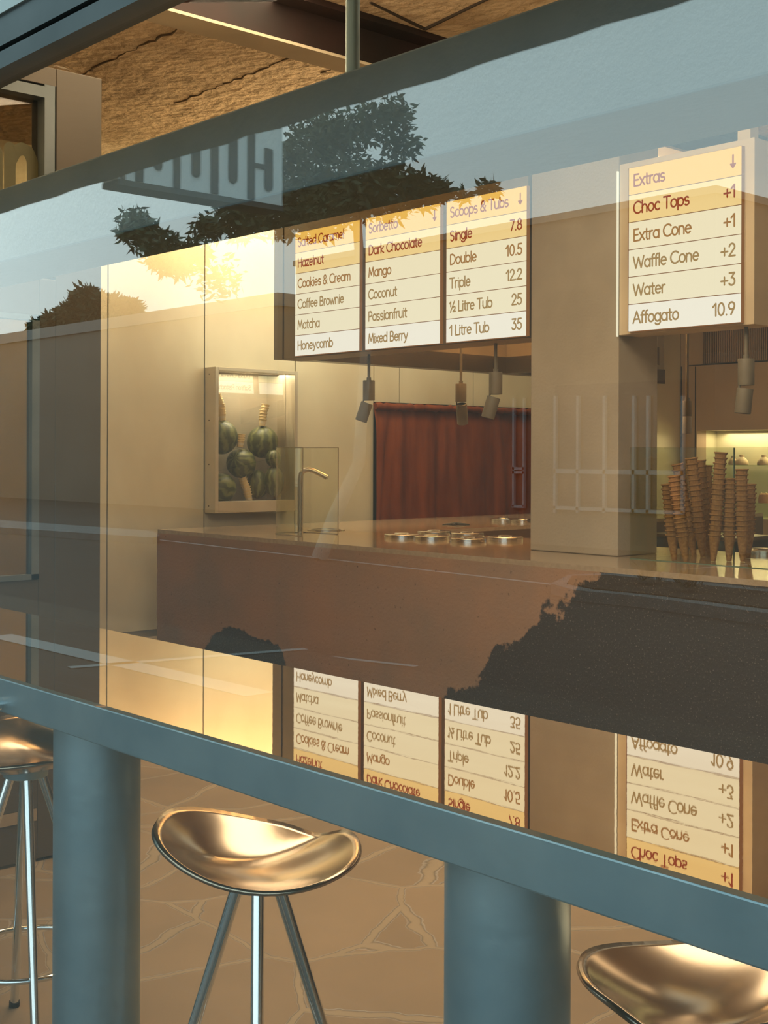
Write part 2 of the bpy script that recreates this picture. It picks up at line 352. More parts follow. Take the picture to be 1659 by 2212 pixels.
# ------------------------------------------------------------------ single-line lettering
def arc(cx, cy, rx, ry, a0, a1, n=12): return [(cx + rx * math.cos(math.radians(a0 + (a1 - a0) * i / n)), cy + ry * math.sin(math.radians(a0 + (a1 - a0) * i / n))) for i in range(n + 1)]
def O(cx, cy, rx, ry=None): return arc(cx, cy, rx, ry or rx, 0, 360, 20)
R_ = 0.20; XH = 0.25
G = {
 ' ': (0.24, []),
 'a': (0.50, [O(.24, XH, R_, .24), [(.44, .49), (.44, .0)]]),
 'b': (0.50, [O(.26, XH, R_, .24), [(.06, .74), (.06, .0)]]),
 'c': (0.44, [arc(.26, XH, R_, .24, 50, 310)]),
 'd': (0.50, [O(.24, XH, R_, .24), [(.44, .74), (.44, .0)]]),
 'e': (0.48, [[(.05, .26), (.43, .26)] + arc(.24, XH, .19, .24, 5, 315)]),
 'f': (0.28, [[(.12, 0), (.12, .58)] + arc(.24, .58, .12, .16, 180, 80, 8), [(.02, .47), (.26, .47)]]),
 'g': (0.50, [O(.24, XH, R_, .24), [(.44, .49), (.44, -.02)] + arc(.24, -.02, .20, .18, 0, -150)]),
 'h': (0.48, [[(.06, .74), (.06, 0)], [(.06, .28)] + arc(.235, .28, .175, .21, 180, 0) + [(.41, 0)]]),
 'i': (0.16, [[(.08, .49), (.08, 0)], [(.08, .66), (.08, .67)]]),
 'k': (0.42, [[(.06, .74), (.06, 0)], [(.36, .48), (.07, .22), (.38, 0)]]),
 'l': (0.16, [[(.08, .74), (.08, 0)]]),
 'm': (0.72, [[(.06, .49), (.06, 0)], [(.06, .30)] + arc(.21, .30, .15, .19, 180, 0) + [(.36, 0)], [(.36, .30)] + arc(.51, .30, .15, .19, 180, 0) + [(.66, 0)]]),
 'n': (0.48, [[(.06, .49), (.06, 0)], [(.06, .28)] + arc(.235, .28, .175, .21, 180, 0) + [(.41, 0)]]),
 'o': (0.49, [O(.245, XH, .205, .24)]),
 'p': (0.50, [O(.26, XH, R_, .24), [(.06, .49), (.06, -.2)]]),
 'r': (0.30, [[(.06, .49), (.06, 0)], [(.06, .30)] + arc(.22, .30, .16, .19, 180, 75)]),
 's': (0.40, [arc(.20, .365, .14, .125, 40, 260, 9) + arc(.20, .125, .15, .125, 80, -140, 9)]),
 't': (0.32, [[(.14, .66), (.14, .12)] + arc(.26, .12, .12, .12, 180, 270, 6), [(.02, .47), (.28, .47)]]),
 'u': (0.48, [[(.06, .49), (.06, .2)] + arc(.235, .2, .175, .2, 180, 360) + [(.41, .49)], [(.41, .3), (.41, 0)]]),
 'v': (0.42, [[(.03, .49), (.21, 0), (.39, .49)]]),
 'w': (0.64, [[(.03, .49), (.18, 0), (.32, .45), (.46, 0), (.61, .49)]]),
 'x': (0.42, [[(.03, .49), (.38, 0)], [(.38, .49), (.03, 0)]]),
 'y': (0.44, [[(.03, .49), (.22, .02)], [(.41, .49), (.20, -.06), (.10, -.19), (.02, -.19)]]),
 'z': (0.42, [[(.04, .48), (.37, .48), (.04, .01), (.38, .01)]]),
 'A': (0.60, [[(.03, 0), (.30, .72), (.57, 0)], [(.13, .24), (.47, .24)]]),
 'B': (0.54, [[(.08, 0), (.08, .72), (.26, .72)] + arc(.26, .55, .16, .17, 90, -90, 8) + [(.08, .38), (.28, .38)] + arc(.28, .19, .19, .19, 90, -90, 8) + [(.08, 0)]]),
 'C': (0.64, [arc(.37, .36, .32, .36, 45, 315, 18)]),
 'D': (0.62, [[(.08, 0), (.08, .72), (.24, .72)] + arc(.24, .36, .32, .36, 90, -90, 14) + [(.08, 0)]]),
 'E': (0.48, [[(.42, .72), (.08, .72), (.08, 0), (.42, 0)], [(.08, .37), (.38, .37)]]),
 'G': (0.68, [arc(.37, .36, .32, .36, 45, 345, 18) + [(.68, .34), (.42, .34)]]),
 'H': (0.60, [[(.08, .72), (.08, 0)], [(.52, .72), (.52, 0)], [(.08, .37), (.52, .37)]]),
 'L': (0.42, [[(.08, .72), (.08, 0), (.40, 0)]]),
 'M': (0.70, [[(.06, 0), (.14, .72), (.35, .14), (.56, .72), (.64, 0)]]),
 'O': (0.74, [O(.37, .36, .32, .36)]),
 'P': (0.50, [[(.08, 0), (.08, .72), (.27, .72)] + arc(.27, .53, .17, .19, 90, -90, 8) + [(.08, .34)]]),
 'S': (0.50, [arc(.25, .54, .17, .17, 35, 265, 10) + arc(.25, .18, .18, .19, 85, -145, 10)]),
 'T': (0.52, [[(.02, .72), (.50, .72)], [(.26, .72), (.26, 0)]]),
 'W': (0.86, [[(.03, .72), (.23, 0), (.43, .66), (.63, 0), (.83, .72)]]),
 '0': (0.54, [O(.27, .36, .20, .36)]),
 '1': (0.32, [[(.02, .52), (.22, .72), (.22, 0)]]),
 '2': (0.50, [arc(.25, .52, .18, .20, 170, -25, 10) + [(.06, 0), (.46, 0)]]),
 '3': (0.50, [[(.08, .72), (.42, .72), (.22, .43)] + arc(.24, .22, .20, .22, 90, -150, 12)]),
 '5': (0.50, [[(.42, .72), (.14, .72), (.10, .40)] + arc(.24, .22, .20, .23, 120, -150, 12)]),
 '7': (0.46, [[(.04, .72), (.42, .72), (.14, 0)]]),
 '8': (0.52, [O(.26, .55, .15, .17), O(.26, .19, .19, .19)]),
 '9': (0.52, [O(.26, .51, .19, .21), [(.45, .50), (.42, .36), (.22, 0)]]),
 '.': (0.18, [[(.09, 0), (.09, .01)]]),
 '+': (0.52, [[(.26, .50), (.26, .06)], [(.04, .28), (.48, .28)]]),
 '&': (0.60, [[(.54, 0), (.16, .46)] + arc(.27, .57, .14, .15, 220, -40, 10) + [(.14, .34)] + arc(.24, .18, .19, .18, 130, 330, 10) + [(.52, .36)]]),
 '½': (0.62, [[(.02, .60), (.12, .72), (.12, .38)], [(.10, -.02), (.50, .74)], arc(.47, .25, .11, .11, 170, -30, 8) + [(.36, 0), (.60, 0)]]),
 '↓': (0.40, [[(.20, .74), (.20, .06)], [(.05, .22), (.20, .02), (.35, .22)], [(.09, .20), (.31, .20)], [(.14, .13), (.26, .13)]]),
}
def text_width(s, u): return sum(G[c][0] for c in s) * u
def text_2d(s, u, wd):
    """flat ribbons: list of (verts2d, faces)"""
    vs = []; fs = []; x0 = 0
    for ch in s:
        adv, strokes = G[ch]
        parts = []
        for st in strokes:                       # break at sharp corners, round joins are added as discs
            cur = [st[0]]
            for i in range(1, len(st)):
                cur.append(st[i])
                if i < len(st) - 1:
                    v1 = Vector((st[i][0] - st[i - 1][0], st[i][1] - st[i - 1][1])); v2 = Vector((st[i + 1][0] - st[i][0], st[i + 1][1] - st[i][1]))
                    if v1.length > 1e-6 and v2.length > 1e-6 and v1.normalized().dot(v2.normalized()) < .6: parts.append(cur); cur = [st[i]]
            parts.append(cur)
        for st in parts:
            if len(st) < 2: continue
            p = [Vector((x0 + a, b)) for a, b in st]
            closed = len(p) > 4 and (p[0] - p[-1]).length < 1e-3
            nrm = []
            for i in range(len(p)):
                a = p[i - 1] if i > 0 else (p[-2] if closed else p[0]); b = p[i + 1] if i < len(p) - 1 else (p[1] if closed else p[-1])
                if i > 0 and i < len(p) - 1 or closed:
                    d1 = (p[i] - a).normalized(); d2 = (b - p[i]).normalized(); d = d1 + d2
                    if d.length < 1e-3: d = d1
                    d.normalize(); k = 1 / max(0.6, abs(d.dot(d1)))
                else: d = (b - a).normalized(); k = 1
                nrm.append(Vector((-d.y, d.x)) * k)
            b0 = len(vs)
            for q, nn in zip(p, nrm): vs.append((q + nn * wd / 2) * u); vs.append((q - nn * wd / 2) * u)
            for i in range(len(p) - 1): k = b0 + 2 * i; fs.append((k, k + 1, k + 3, k + 2))
            if not closed:
                for e in (p[0], p[-1]):
                    b1 = len(vs); vs += [(e + Vector((math.cos(2 * PI * t / 10), math.sin(2 * PI * t / 10))) * wd / 2) * u for t in range(10)]
                    fs.append(tuple(range(b1, b1 + 10)))
        x0 += adv
    return vs, fs
def put_text(mb, s, u, wd, origin, right, up):
    vs, fs = text_2d(s, u, wd); o = Vector(origin)
    mb.add([o + Vector(right) * v.x + Vector(up) * v.y for v in vs], fs); return mb

# ================================================================== SETTING
ZC = 3.95                                       # slab
XW, YB = -9.30, 13.30                           # far left wall, back wall
struct(MB().box(-9.6, 3.6, YG, 13.6, -0.15, 0.0).build('floor', 'crazy_paving'))
struct(MB().box(-9.6, 3.8, 1.1, 13.6, ZC, ZC + 0.25).build('ceiling', 'ceiling_concrete'))

# left wall: separate cream panels with dark shadow gaps
def wy(x): return at_x(x, 1000, XW).y
KX = XW + .16
k0 = at_x(465, 792, KX); k1 = at_x(642, 1104, KX); KY0, KY1 = k0.y, k1.y; KZ1 = k0.z; KZ0 = at_x(465, 1109, KX).z
HY0, HY1, HZa, HZb = KY0 + .012, KY1 - .012, KZ0 + .012, KZ1 - .012   # the cabinet is let into the wall
def wall_slab(mb, x0, x1, y0, y1, z0, z1):
    a, b = max(y0, HY0), min(y1, HY1)
    if a >= b: return mb.box(x0, x1, y0, y1, z0, z1)
    if y0 < a: mb.box(x0, x1, y0, a, z0, z1)
    if b < y1: mb.box(x0, x1, b, y1, z0, z1)
    mb.box(x0, x1, a, b, z0, HZa); mb.box(x0, x1, a, b, HZb, z1); return mb
wl = struct(wall_slab(MB(), XW - 0.30, XW - 0.03, YG, YB + 0.2, 0, ZC).build('wall_left', 'dark_gap'))
edges = [YG + 0.1, wy(232), wy(441), wy(637), wy(807)]
for a, b in zip(edges, edges[1:]):
    wall_slab(MB(), XW - 0.03, XW, a + 0.006, b - 0.006, 0.06, ZC).build('wall_panel', 'cream_panel', wl)
cz = at_x(807, 868, XW).z
for a, b in zip([wy(807), wy(862), wy(1022), 12.0], [wy(862), wy(1022), 12.0, YB]):
    MB().box(XW - 0.03, XW, a + 0.005, b - 0.005, (cz if b < YB else 0.06), ZC).build('wall_panel', 'cream_panel', wl)
struct(MB().box(XW - 0.03, XW - 0.012, YG + .1, YB, 0.0, 0.058).build('baseboard_left', 'skirting'))

# back wall with lit niche
n0 = at_y(1505, 930, YB); n1 = at_y(1505, 1116, YB)
NX0, NX1, NZ0, NZ1 = n0.x, n0.x + 3.6, n1.z, n0.z
wb = MB()
wb.box(XW, NX0, YB, YB + .2, 0, ZC); wb.box(NX1, 3.6, YB, YB + .2, 0, ZC)
wb.box(NX0, NX1, YB, YB + .2, 0, NZ0); wb.box(NX0, NX1, YB, YB + .2, NZ1, ZC)
WB = struct(wb.build('wall_back', 'back_panel'))
nb = MB(); nb.box(NX0 - .02, NX1, YB + .42, YB + .46, NZ0 - .02, NZ1 + .02)
nb.box(NX0 - .03, NX0, YB + .2, YB + .46, NZ0, NZ1); nb.box(NX1, NX1 + .03, YB + .2, YB + .46, NZ0, NZ1)
nb.box(NX0, NX1, YB + .2, YB + .46, NZ1, NZ1 + .03); nb.box(NX0, NX1, YB + .2, YB + .46, NZ0 - .03, NZ0)
nb.build('niche_lining', 'niche_back', WB)
for px in (1472, 1502):
    q = at_y(px, 900, YB); MB().box(q.x - .006, q.x + .006, YB - .004, YB, 0.3, at_y(px, 792, YB).z).build('panel_joint', 'dark_gap', WB)
q = at_y(1500, 789, YB); MB().box(XW + .1, 3.5, YB - .004, YB, q.z - .008, q.z + .004).build('panel_joint', 'dark_gap', WB)
area('cabinet_fill_light', (XW - .05, (wy(465) + wy(642)) / 2, at_x(550, 806, XW).z), (.1, .7), 8, (0, 0, 0), (1.0, .85, .55))  # unseen light added inside the recess to brighten the watermelons
area('niche_strip_light', ((NX0 + NX1) / 2, YB + .30, NZ1 - .03), (NX1 - NX0 - .2, 0.08), 26, (0, 0, 0), (1.0, 0.86, 0.50))
struct(MB().box(3.5, 3.7, YG, YB + .2, 0, ZC).build('wall_right', 'plaster'))

# shopfront: pane, head frame, fascia, canopy
struct(MB().box(-9.5, -4.62, YG - .05, YG + .12, 0, ZC).build('wall_front', 'render_wall'))
zh = at_y(CX, -247, YG).z
win = struct(MB().box(-4.55, 3.45, YG - .0015, YG + .0015, 0.02, zh).build('window_1', 'shop_glass'))
z2 = zh + .030; z3 = zh + .088
MB().box(-4.6, 3.5, YG - .02, YG + .035, zh - .004, z2 - .004).build('frame', 'frame_steel', win)
MB().box(-4.6, 3.5, YG - .0, YG + .03, z2 - .004, z2 + .004).build('shadow_gap', 'black_well', win)
MB().box(-4.6, 3.5, YG - .022, YG + .035, z2 + .004, z3).build('frame', 'frame_steel', win)
struct(MB().box(-4.6, 3.5, YG - .026, YG + .06, z3, ZC + .2).build('trim_1', 'fascia_paint'))
CAN_Z = 2.45; CAN_Y = 2 * YG - (CAN_Z - EYE) / .4206
can = MB()                                      # rough broken concrete edge
xs = [-9.5 + 0.13 * i for i in range(110)]
poly = [(x, CAN_Y + random.uniform(-.012, .012)) for x in xs] + [(xs[-1], YG - .37), (xs[0], YG - .37)]  # back edge stops short: an added slot lets skylight onto the fascia
can.prism(poly, CAN_Z, CAN_Z + .18)
struct(can.build('trim_2', 'soffit'))

# vestibule partition on the left with its glazed door and transom window
XV = -4.44; VE = at_x(217, 1000, XV).y; VT = at_x(217, 170, XV).z
jd = at_x(134, 606, XV); dY, dZ = jd.y, jd.z
up0 = at_x(122, 188, XV)
part_ = MB()
part_.box(XV - .12, XV, up0.y, VE, 0, VT); part_.box(XV - .12, XV, YG + .05, up0.y, up0.z, VT)
part_.box(XV - .12, XV, YG + .05, up0.y, dZ + .01, dZ + .10)
part_.box(XV - .12, XV, dY + .006, up0.y, 0, dZ + .10) if up0.y > dY + .006 else None
wv = struct(part_.build('wall_partition', 'vestibule_panel', bevel=.002))
d1 = MB(); p_t = at_x(85, 681, XV); p_b = at_x(85, 1251, XV); DY0 = YG + .14
d1.box(XV - .05, XV - .002, p_t.y, dY, 0.012, dZ); d1.box(XV - .05, XV - .002, DY0, DY0 + .08, 0.012, dZ)
d1.box(XV - .05, XV - .002, DY0 + .08, p_t.y, p_t.z, dZ); d1.box(XV - .05, XV - .002, DY0 + .08, p_t.y, 0.012, p_b.z)
door = struct(d1.build('door_1', 'vestibule_panel', bevel=.002))
MB().box(XV - .03, XV - .022, DY0 + .08, p_t.y, p_b.z, p_t.z).build('pane', 'door_glass', door)
fr = MB(); fr.box(XV - .04, XV + .004, p_t.y - .03, p_t.y, p_b.z, p_t.z); fr.box(XV - .04, XV + .004, DY0 + .08, p_t.y, p_t.z - .02, p_t.z); fr.box(XV - .04, XV + .004, DY0 + .08, p_t.y, p_b.z, p_b.z + .02)
fr.build('pane_frame', 'frame_steel', door)
ky = at_x(60, 1775, XV).z
MB().box(XV - .003, XV + .006, DY0, dY - .1, ky, ky + .045).build('kick_plate', 'steel', door)
w2 = struct(MB().box(XV - .06, XV - .052, YG + .1, up0.y - .03, dZ + .10, up0.z - .03).build('window_2', 'door_glass'))
fr = MB(); fr.box(XV - .1, XV + .004, up0.y - .05, up0.y - .008, dZ + .10, up0.z); fr.box(XV - .1, XV + .004, YG + .1, up0.y - .05, up0.z - .05, up0.z - .008)
fr.build('window_frame', 'frame_steel', w2)
vl = MB()
for st, th in (([(6, 410), (6, 322)], .046), ([(34, 405), (34, 315)], .046), ([(34, 345), (46, 322), (60, 316), (74, 324), (82, 345), (82, 395)], .046), ([(110, 380), (110, 296)], .036)):
    q = [at_x(a, b, XV) for a, b in st]; q = [(v.y, v.z) for v in q]
    for k in range(len(q)):
        vk = XV - .050 + .0004 * len(vl.f)
        n_ = 14; vl.add([(vk, q[k][0] + th / 2 * math.cos(2 * PI * t / n_), q[k][1] + th / 2 * math.sin(2 * PI * t / n_)) for t in range(n_)], [tuple(range(n_))])
        if k:
            d_ = Vector((q[k][0] - q[k - 1][0], q[k][1] - q[k - 1][1])).normalized(); m_ = Vector((-d_.y, d_.x)) * th / 2
            vl.add([(vk + .0002, q[k - 1][0] + m_.x, q[k - 1][1] + m_.y), (vk + .0002, q[k][0] + m_.x, q[k][1] + m_.y), (vk + .0002, q[k][0] - m_.x, q[k][1] - m_.y), (vk + .0002, q[k - 1][0] - m_.x, q[k - 1][1] - m_.y)], [(0, 1, 2, 3)])
vl.build('vinyl_lettering', 'vinyl', w2)

# steel ceiling joist running into the shop
JX = -5.41
jl = MB(); jl.box(JX - .10, JX + .10, 1.2, YB, 3.682, 3.698)
jj = struct(jl.build('trim_3', 'cream_steel'))  # light from below is put into the lower flange's cream colour
MB().box(JX - .012, JX + .012, 1.2, YB, 3.698, ZC).build('web', 'oxide_steel', jj)
MB().box(JX - .10, JX + .14, 1.2, YB, ZC - .035, ZC).build('flange', 'oxide_steel', jj)
cr = MB()
for px, py0, px2, py2 in ((918, 62, 1130, -40), (918, 62, 800, 5)):
    a, b = at_z(px, py0, ZC - .002), at_z(px2, py2, ZC - .002); cr.tube(a, b, .012, .008, 6)
cr.build('crack', 'dark_gap', jj)
cr = MB()
for pa, pb in (((150, 172), (385, 62)), ((380, 222), (630, 124)), ((690, 158), (790, 118))):
    a, b = at_z(*pa, ZC), at_z(*pb, ZC); n_ = 26
    pts = [a.lerp(b, i / n_) + Vector((random.uniform(-.014, .014), random.uniform(-.016, .016), 0)) for i in range(n_ + 1)]
    cr.path(pts, [random.uniform(.002, .011) for _ in pts], 6)
cr.build('form_seam', 'seam_brown', jj)

# pier on the counter line
COY = 6.13; ZT = 0.933
ca = at_y(1146, 1000, COY); cb = at_y(1335, 1000, COY); cc = at_x(1420, 1000, cb.x)
pm = MB(); pm.box(ca.x, cb.x, COY, cc.y, ZT + .001, ZC)
struct(pm.build('wall_pier', 'plaster', bevel=.006))

# ================================================================== HANGING TROUGH ABOVE THE BAR
TY0 = 1.45; zt1 = at_y(CX, 126.5, TY0).z; zt0 = at_y(CX, 363.4, TY0).z
TY1 = TY0 * (at_y(CX, 363.4, 1).z - EYE) / (at_y(CX, 447, 1).z - EYE)
tr = thing('hanging_trough', (-1.5, TY0, zt0), 'long pale concrete trough hanging above the bar on a steel pipe', 'beam')
MB().box(-4.3, 3.4, TY0, TY1, zt0, zt1).build('body', 'trough_concrete', tr, bevel=.004)
for px in (762, 1900):
    p = at_y(px, 100, (TY0 + TY1) / 2); MB().tube((p.x, p.y, zt1), (p.x, p.y, ZC), .0135).build('hanger_pipe', 'galvanised', tr, True)

# ================================================================== WINDOW BAR
BY0, BY1, BZ = 1.12, 1.605, 1.10; BT = .073
bar = thing('window_bar', (-1.2, (BY0 + BY1) / 2, 0), 'blue grey steel window bar with mirror polished top on thick round legs', 'bar')
MB().box(-4.2, 1.6, BY0, BY1, BZ - BT, BZ - .006).build('fascia', 'galvanised', bar, bevel=.003)
MB().box(-4.2, 1.6, BY0 - .001, BY1 + .001, BZ - .006, BZ).build('bar_top', 'polished_top', bar)
for x in (-3.37, -2.27, -1.17, -.07):
    MB().tube((x, BY0 + .16, 0), (x, BY0 + .16, BZ - BT), .085, None, 48).build('leg', 'galvanised', bar, True)
p = at_y(3, 1520, BY0); MB().tube((p.x, BY0, p.z), (p.x, BY0 - .035, p.z), .012).build('bolt', 'chrome', bar, True)

# ================================================================== BAR STOOLS
def make_stool(name, loc, rz, label):
    t = thing(name, loc, label, 'stool', 'metal bar stools at the window bar'); t.rotation_euler = (0, 0, rz)
    a, b = .196, .184; nr, na = 14, 56; vs = []; fs = []
    def hz(x, y):
        s_, t_ = x / a, y / b; r2 = min(1.3, s_ * s_ + t_ * t_)
        return -.004 + .034 * (r2 - 1) - .0245 * s_ + .0335 * s_ * s_ + .012 * t_ - .014 * math.exp(-((.80 * (s_ + .5) - 1.12 * (t_ - .15)) ** 2) * 9) * (1 if s_ > -.5 else math.exp(-(s_ + .5) ** 2 * 30)) - .008 * math.exp(-((s_ - .62) ** 2 + (t_ - .9) ** 2) * 7)
    vs.append((0, 0, hz(0, 0)))
    for i in range(1, nr + 1):
        r = i / nr
        for k in range(na):
            th = 2 * PI * k / na; c, s_ = math.cos(th), math.sin(th); e = 2 / 2.3
            x = a * r * math.copysign(abs(c) ** e, c); y = b * r * math.copysign(abs(s_) ** e, s_)
            vs.append((x, y, hz(x, y)))
    for k in range(na): fs.append((0, 1 + k, 1 + (k + 1) % na))
    for i in range(nr - 1):
        for k in range(na):
            p0 = 1 + i * na; p1 = p0 + na; fs.append((p0 + k, p1 + k, p1 + (k + 1) % na, p0 + (k + 1) % na))
    SZ = .735
    mb = MB(); mb.add([(v[0] + loc[0], v[1] + loc[1], v[2] + .7715) for v in vs], fs)
    seat = mb.build('seat', 'seat_metal', t, True, solid=.009)
    L_ = Vector(loc)
    mb = MB(); mb.lathe([(.05, -.006), (.058, -.014), (.056, -.034), (.04, -.04)], L_ + Vector((0, 0, SZ)), 32); mb.build('hub', 'galvanised', t, True)
    for k in range(4):
        th = math.radians(5) + k * PI / 2; d = Vector((math.cos(th), math.sin(th), 0))
        lm = MB().tube(L_ + d * .038 + Vector((0, 0, SZ - .03)), L_ + d * .255 + Vector((0, 0, .008)), .0125, .0115)
        lg = lm.build('leg', 'chrome', t, True)
        MB().tube(L_ + d * .257 + Vector((0, 0, 0)), L_ + d * .253 + Vector((0, 0, .016)), .0145).build('foot', 'lamp_inner', lg, True)
    rr = .045 + (SZ - .05 - .24) / (SZ - .06) * .21
    MB().path([L_ + Vector((rr * math.cos(2 * PI * k / 48), rr * math.sin(2 * PI * k / 48), .24)) for k in range(48)], .007, 10, closed=True).build('foot_ring', 'chrome', t, True)
    return t
make_stool('bar_stool', (-1.996, 1.474, 0), math.radians(48), 'metal bar stool with golden dished seat between the two nearest bar legs')
make_stool('bar_stool', (-3.08, 1.53, 0), math.radians(-25), 'metal bar stool half hidden behind the left bar leg')
make_stool('bar_stool', (-1.07, 1.62, 0), math.radians(226), 'metal bar stool cut off at the lower right corner')

# ================================================================== SERVING COUNTER
CY0 = 5.51; CXL = at_y(340.5, 1143.5, CY0).x; IX, IY = -7.35, 7.0
cnt = thing('serving_counter', (-5, CY0, 0), 'long brown and black stone serving counter with polished top', 'counter')
def notched(x0, x1, y0, y1, z0, z1):
    return MB().box(x0, x1, y0, y1, z0, z1)
fm = MB()                                       # rough sawn left end
n = 24
poly = [(CXL + random.uniform(-.008, .008), 0)] 
zz = [0 + (ZT - .03) * i / n for i in range(n + 1)]
ex = [CXL + random.uniform(-.012, .006) for _ in zz]; ex[-1] = CXL
v = []; f = []
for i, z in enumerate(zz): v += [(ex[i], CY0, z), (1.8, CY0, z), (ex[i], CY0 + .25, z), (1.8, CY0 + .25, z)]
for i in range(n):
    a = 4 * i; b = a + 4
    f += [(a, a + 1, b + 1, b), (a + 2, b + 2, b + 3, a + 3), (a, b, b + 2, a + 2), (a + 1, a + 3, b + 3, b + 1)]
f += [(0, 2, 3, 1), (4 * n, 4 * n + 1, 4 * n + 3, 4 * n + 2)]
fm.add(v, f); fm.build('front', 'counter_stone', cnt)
MB().box(CXL + .02, IX, CY0 + .25, 12.0, 0, ZT - .03).box(IX, 1.8, CY0 + .25, IY, 0, ZT - .03).build('carcass', 'oak_dark', cnt)
tp = MB(); tp.prism([(CXL, CY0), (1.8, CY0), (1.8, IY), (IX, IY), (IX, 12.0), (CXL, 12.0)], ZT - .03, ZT); tp.build('worktop', 'worktop', cnt)
MB().box(IX + .001, -5.0, IY + .001, IY + .05, ZT - .16, ZT - .05).build('well_liner', 'navy_liner', cnt)

def on_top(px, py): return at_z(px, py, ZT)
# pozzetti lids
LIDS = [(868, 1161, 'leftmost'), (932, 1165, 'second from the left'), (1011, 1170, 'frontmost'), (1091, 1167, 'rightmost'), (938, 1154, 'back left'), (1009, 1158, 'back right')]
def make_lid(c, r, label, grp):
    t = thing('container_lid', c, label, 'lid', grp)
    MB().lathe([(r, 0), (r, .008), (r * .985, .009), (r * .985, .015), (r, .016), (r, .024), (r * .95, .028), (r * .8, .026), (r * .3, .024)], c, 40).build('disc', 'steel', t, True)
    MB().lathe([(.050, .0245), (.054, .032), (.045, .036)], c, 24).build('knob', 'steel', t, True)
    return t
for x, y, wd in LIDS:
    make_lid(on_top(x, y), .128, 'round steel tub lid, ' + wd + ' of the cluster left of the pier', 'gelato tub lids near the tap')
for x, y, wd in ((1088, 1126, 'left'), (1130, 1128.5, 'right')):
    make_lid(on_top(x, y), .125, 'round steel tub lid far back before the rust curtain, ' + wd + ' one', 'far tub lids')
make_lid(on_top(1646, 1196), .13, 'round steel tub lid at the right edge behind the cones', None)
# little star-shaped scoop rest
c = on_top(985, 1134); mb = MB()
for k in range(6):
    th = k * PI / 3; d = Vector((math.cos(th), math.sin(th), 0)); mb.tube(c + Vector((0, 0, .012)), c + d * .12 + Vector((0, 0, .004)), .012, .004, 8)
tag(mb.build('spoon_rest', 'black_well', None, True), 'small dark star shaped spoon rest lying flat on the counter', 'spoon rest')

# tap with clear guard and sink ring
b = on_top(648, 1150); t = thing('counter_tap', b, 'bent steel tap with slanted spout standing in a clear guard', 'tap')
h1 = at_d(648, 1035, (b - Vector((0, 0, EYE))).dot(FW)).z - ZT
rt = RT.normalized(); dd = (b - Vector((0, 0, EYE))).dot(FW) / F_PX
pts = [b, b + UPV * h1 * .8]
arcp = [(648, 1034), (650, 1023), (657, 1016), (667, 1014), (680, 1018), (706, 1031)]
pts += [b + rt * ((px - 648) * dd) + UPV * ((1150 - py) * dd) for px, py in arcp]
MB().path(pts, .0205, 16).build('spout', 'tap_steel', t, True)
e = pts[-1]; MB().lathe([(.015, 0), (.015, .002)], e + rt * .006 - UPV * .002, 16, rt - UPV * .45).build('nozzle', 'lamp_inner', t)
MB().lathe([(.045, 0), (.045, .006), (.02, .008)], b, 24).build('base_ring', 'tap_steel', t, True)
cS = on_top(704, 1145)
tag(MB().lathe([(.15, .0), (.15, .006), (.12, .006), (.12, .002)], cS, 40).build('sink_ring', 'steel', None, True), 'flat round steel rinse ring let into the counter beside the tap', 'sink')
ga = on_top(587, 1152); gb = on_top(708, 1156); gh = .655
g = thing('tap_guard', (ga + gb) / 2, 'clear curved acrylic guard around the tap', 'guard')
plan = []
L0 = ga.x; depth = .34; yF = ga.y - .05
for k in range(13):
    th = PI / 2 + PI * k / 12; plan.append((L0 + .17 + .17 * math.cos(th), yF + .17 + .17 * math.sin(th)))
plan = [(gb.x, yF + .34)] + plan + [(gb.x, yF)]
v = []; f = []
for x, y in plan: v += [(x, y, ZT + .001), (x, y, ZT + gh)]
for i in range(len(plan) - 1): f.append((2 * i, 2 * i + 2, 2 * i + 3, 2 * i + 1))
MB().add(v, f).build('sheet', 'guard_glass', g, False, solid=.006)
rm = MB(); rm.path([(x, y, ZT + gh) for x, y in plan], .003, 6); rm.path([(x, y, ZT + .003) for x, y in plan], .003, 6); rm.tube((plan[0][0], plan[0][1], ZT), (plan[0][0], plan[0][1], ZT + gh), .004, None, 6); rm.tube((plan[-1][0], plan[-1][1], ZT), (plan[-1][0], plan[-1][1], ZT + gh), .004, None, 6); rm.build('rim', 'rim_clear', g)

# cone display: clear guard and stacks of nested waffle cones
fa = on_top(1360, 1207); g = thing('cone_guard', (fa.x + .8, fa.y + .2, ZT), 'clear glass guard around the stacks of waffle cones', 'guard')
gz = at_y(1360, 966, fa.y).z
MB().box(fa.x, fa.x + 1.9, fa.y, fa.y + .008, ZT + .001, gz).build('front_pane', 'guard_glass', g)
MB().box(fa.x, fa.x + .008, fa.y + .01, fa.y + .57, ZT + .001, gz).build('side_pane', 'guard_glass', g)
bx = at_y(1587, 1000, fa.y + .58).x
MB().box(fa.x, bx, fa.y + .575, fa.y + .583, ZT + .001, gz).build('back_pane', 'guard_glass', g)
ed = MB(); ed.box(bx - .006, bx, fa.y + .574, fa.y + .584, ZT, gz); ed.box(fa.x, fa.x + 1.9, fa.y - .0005, fa.y + .0085, ZT, ZT + .004)
ed.build('edge', 'glass_edge', g)
cone_proto = None
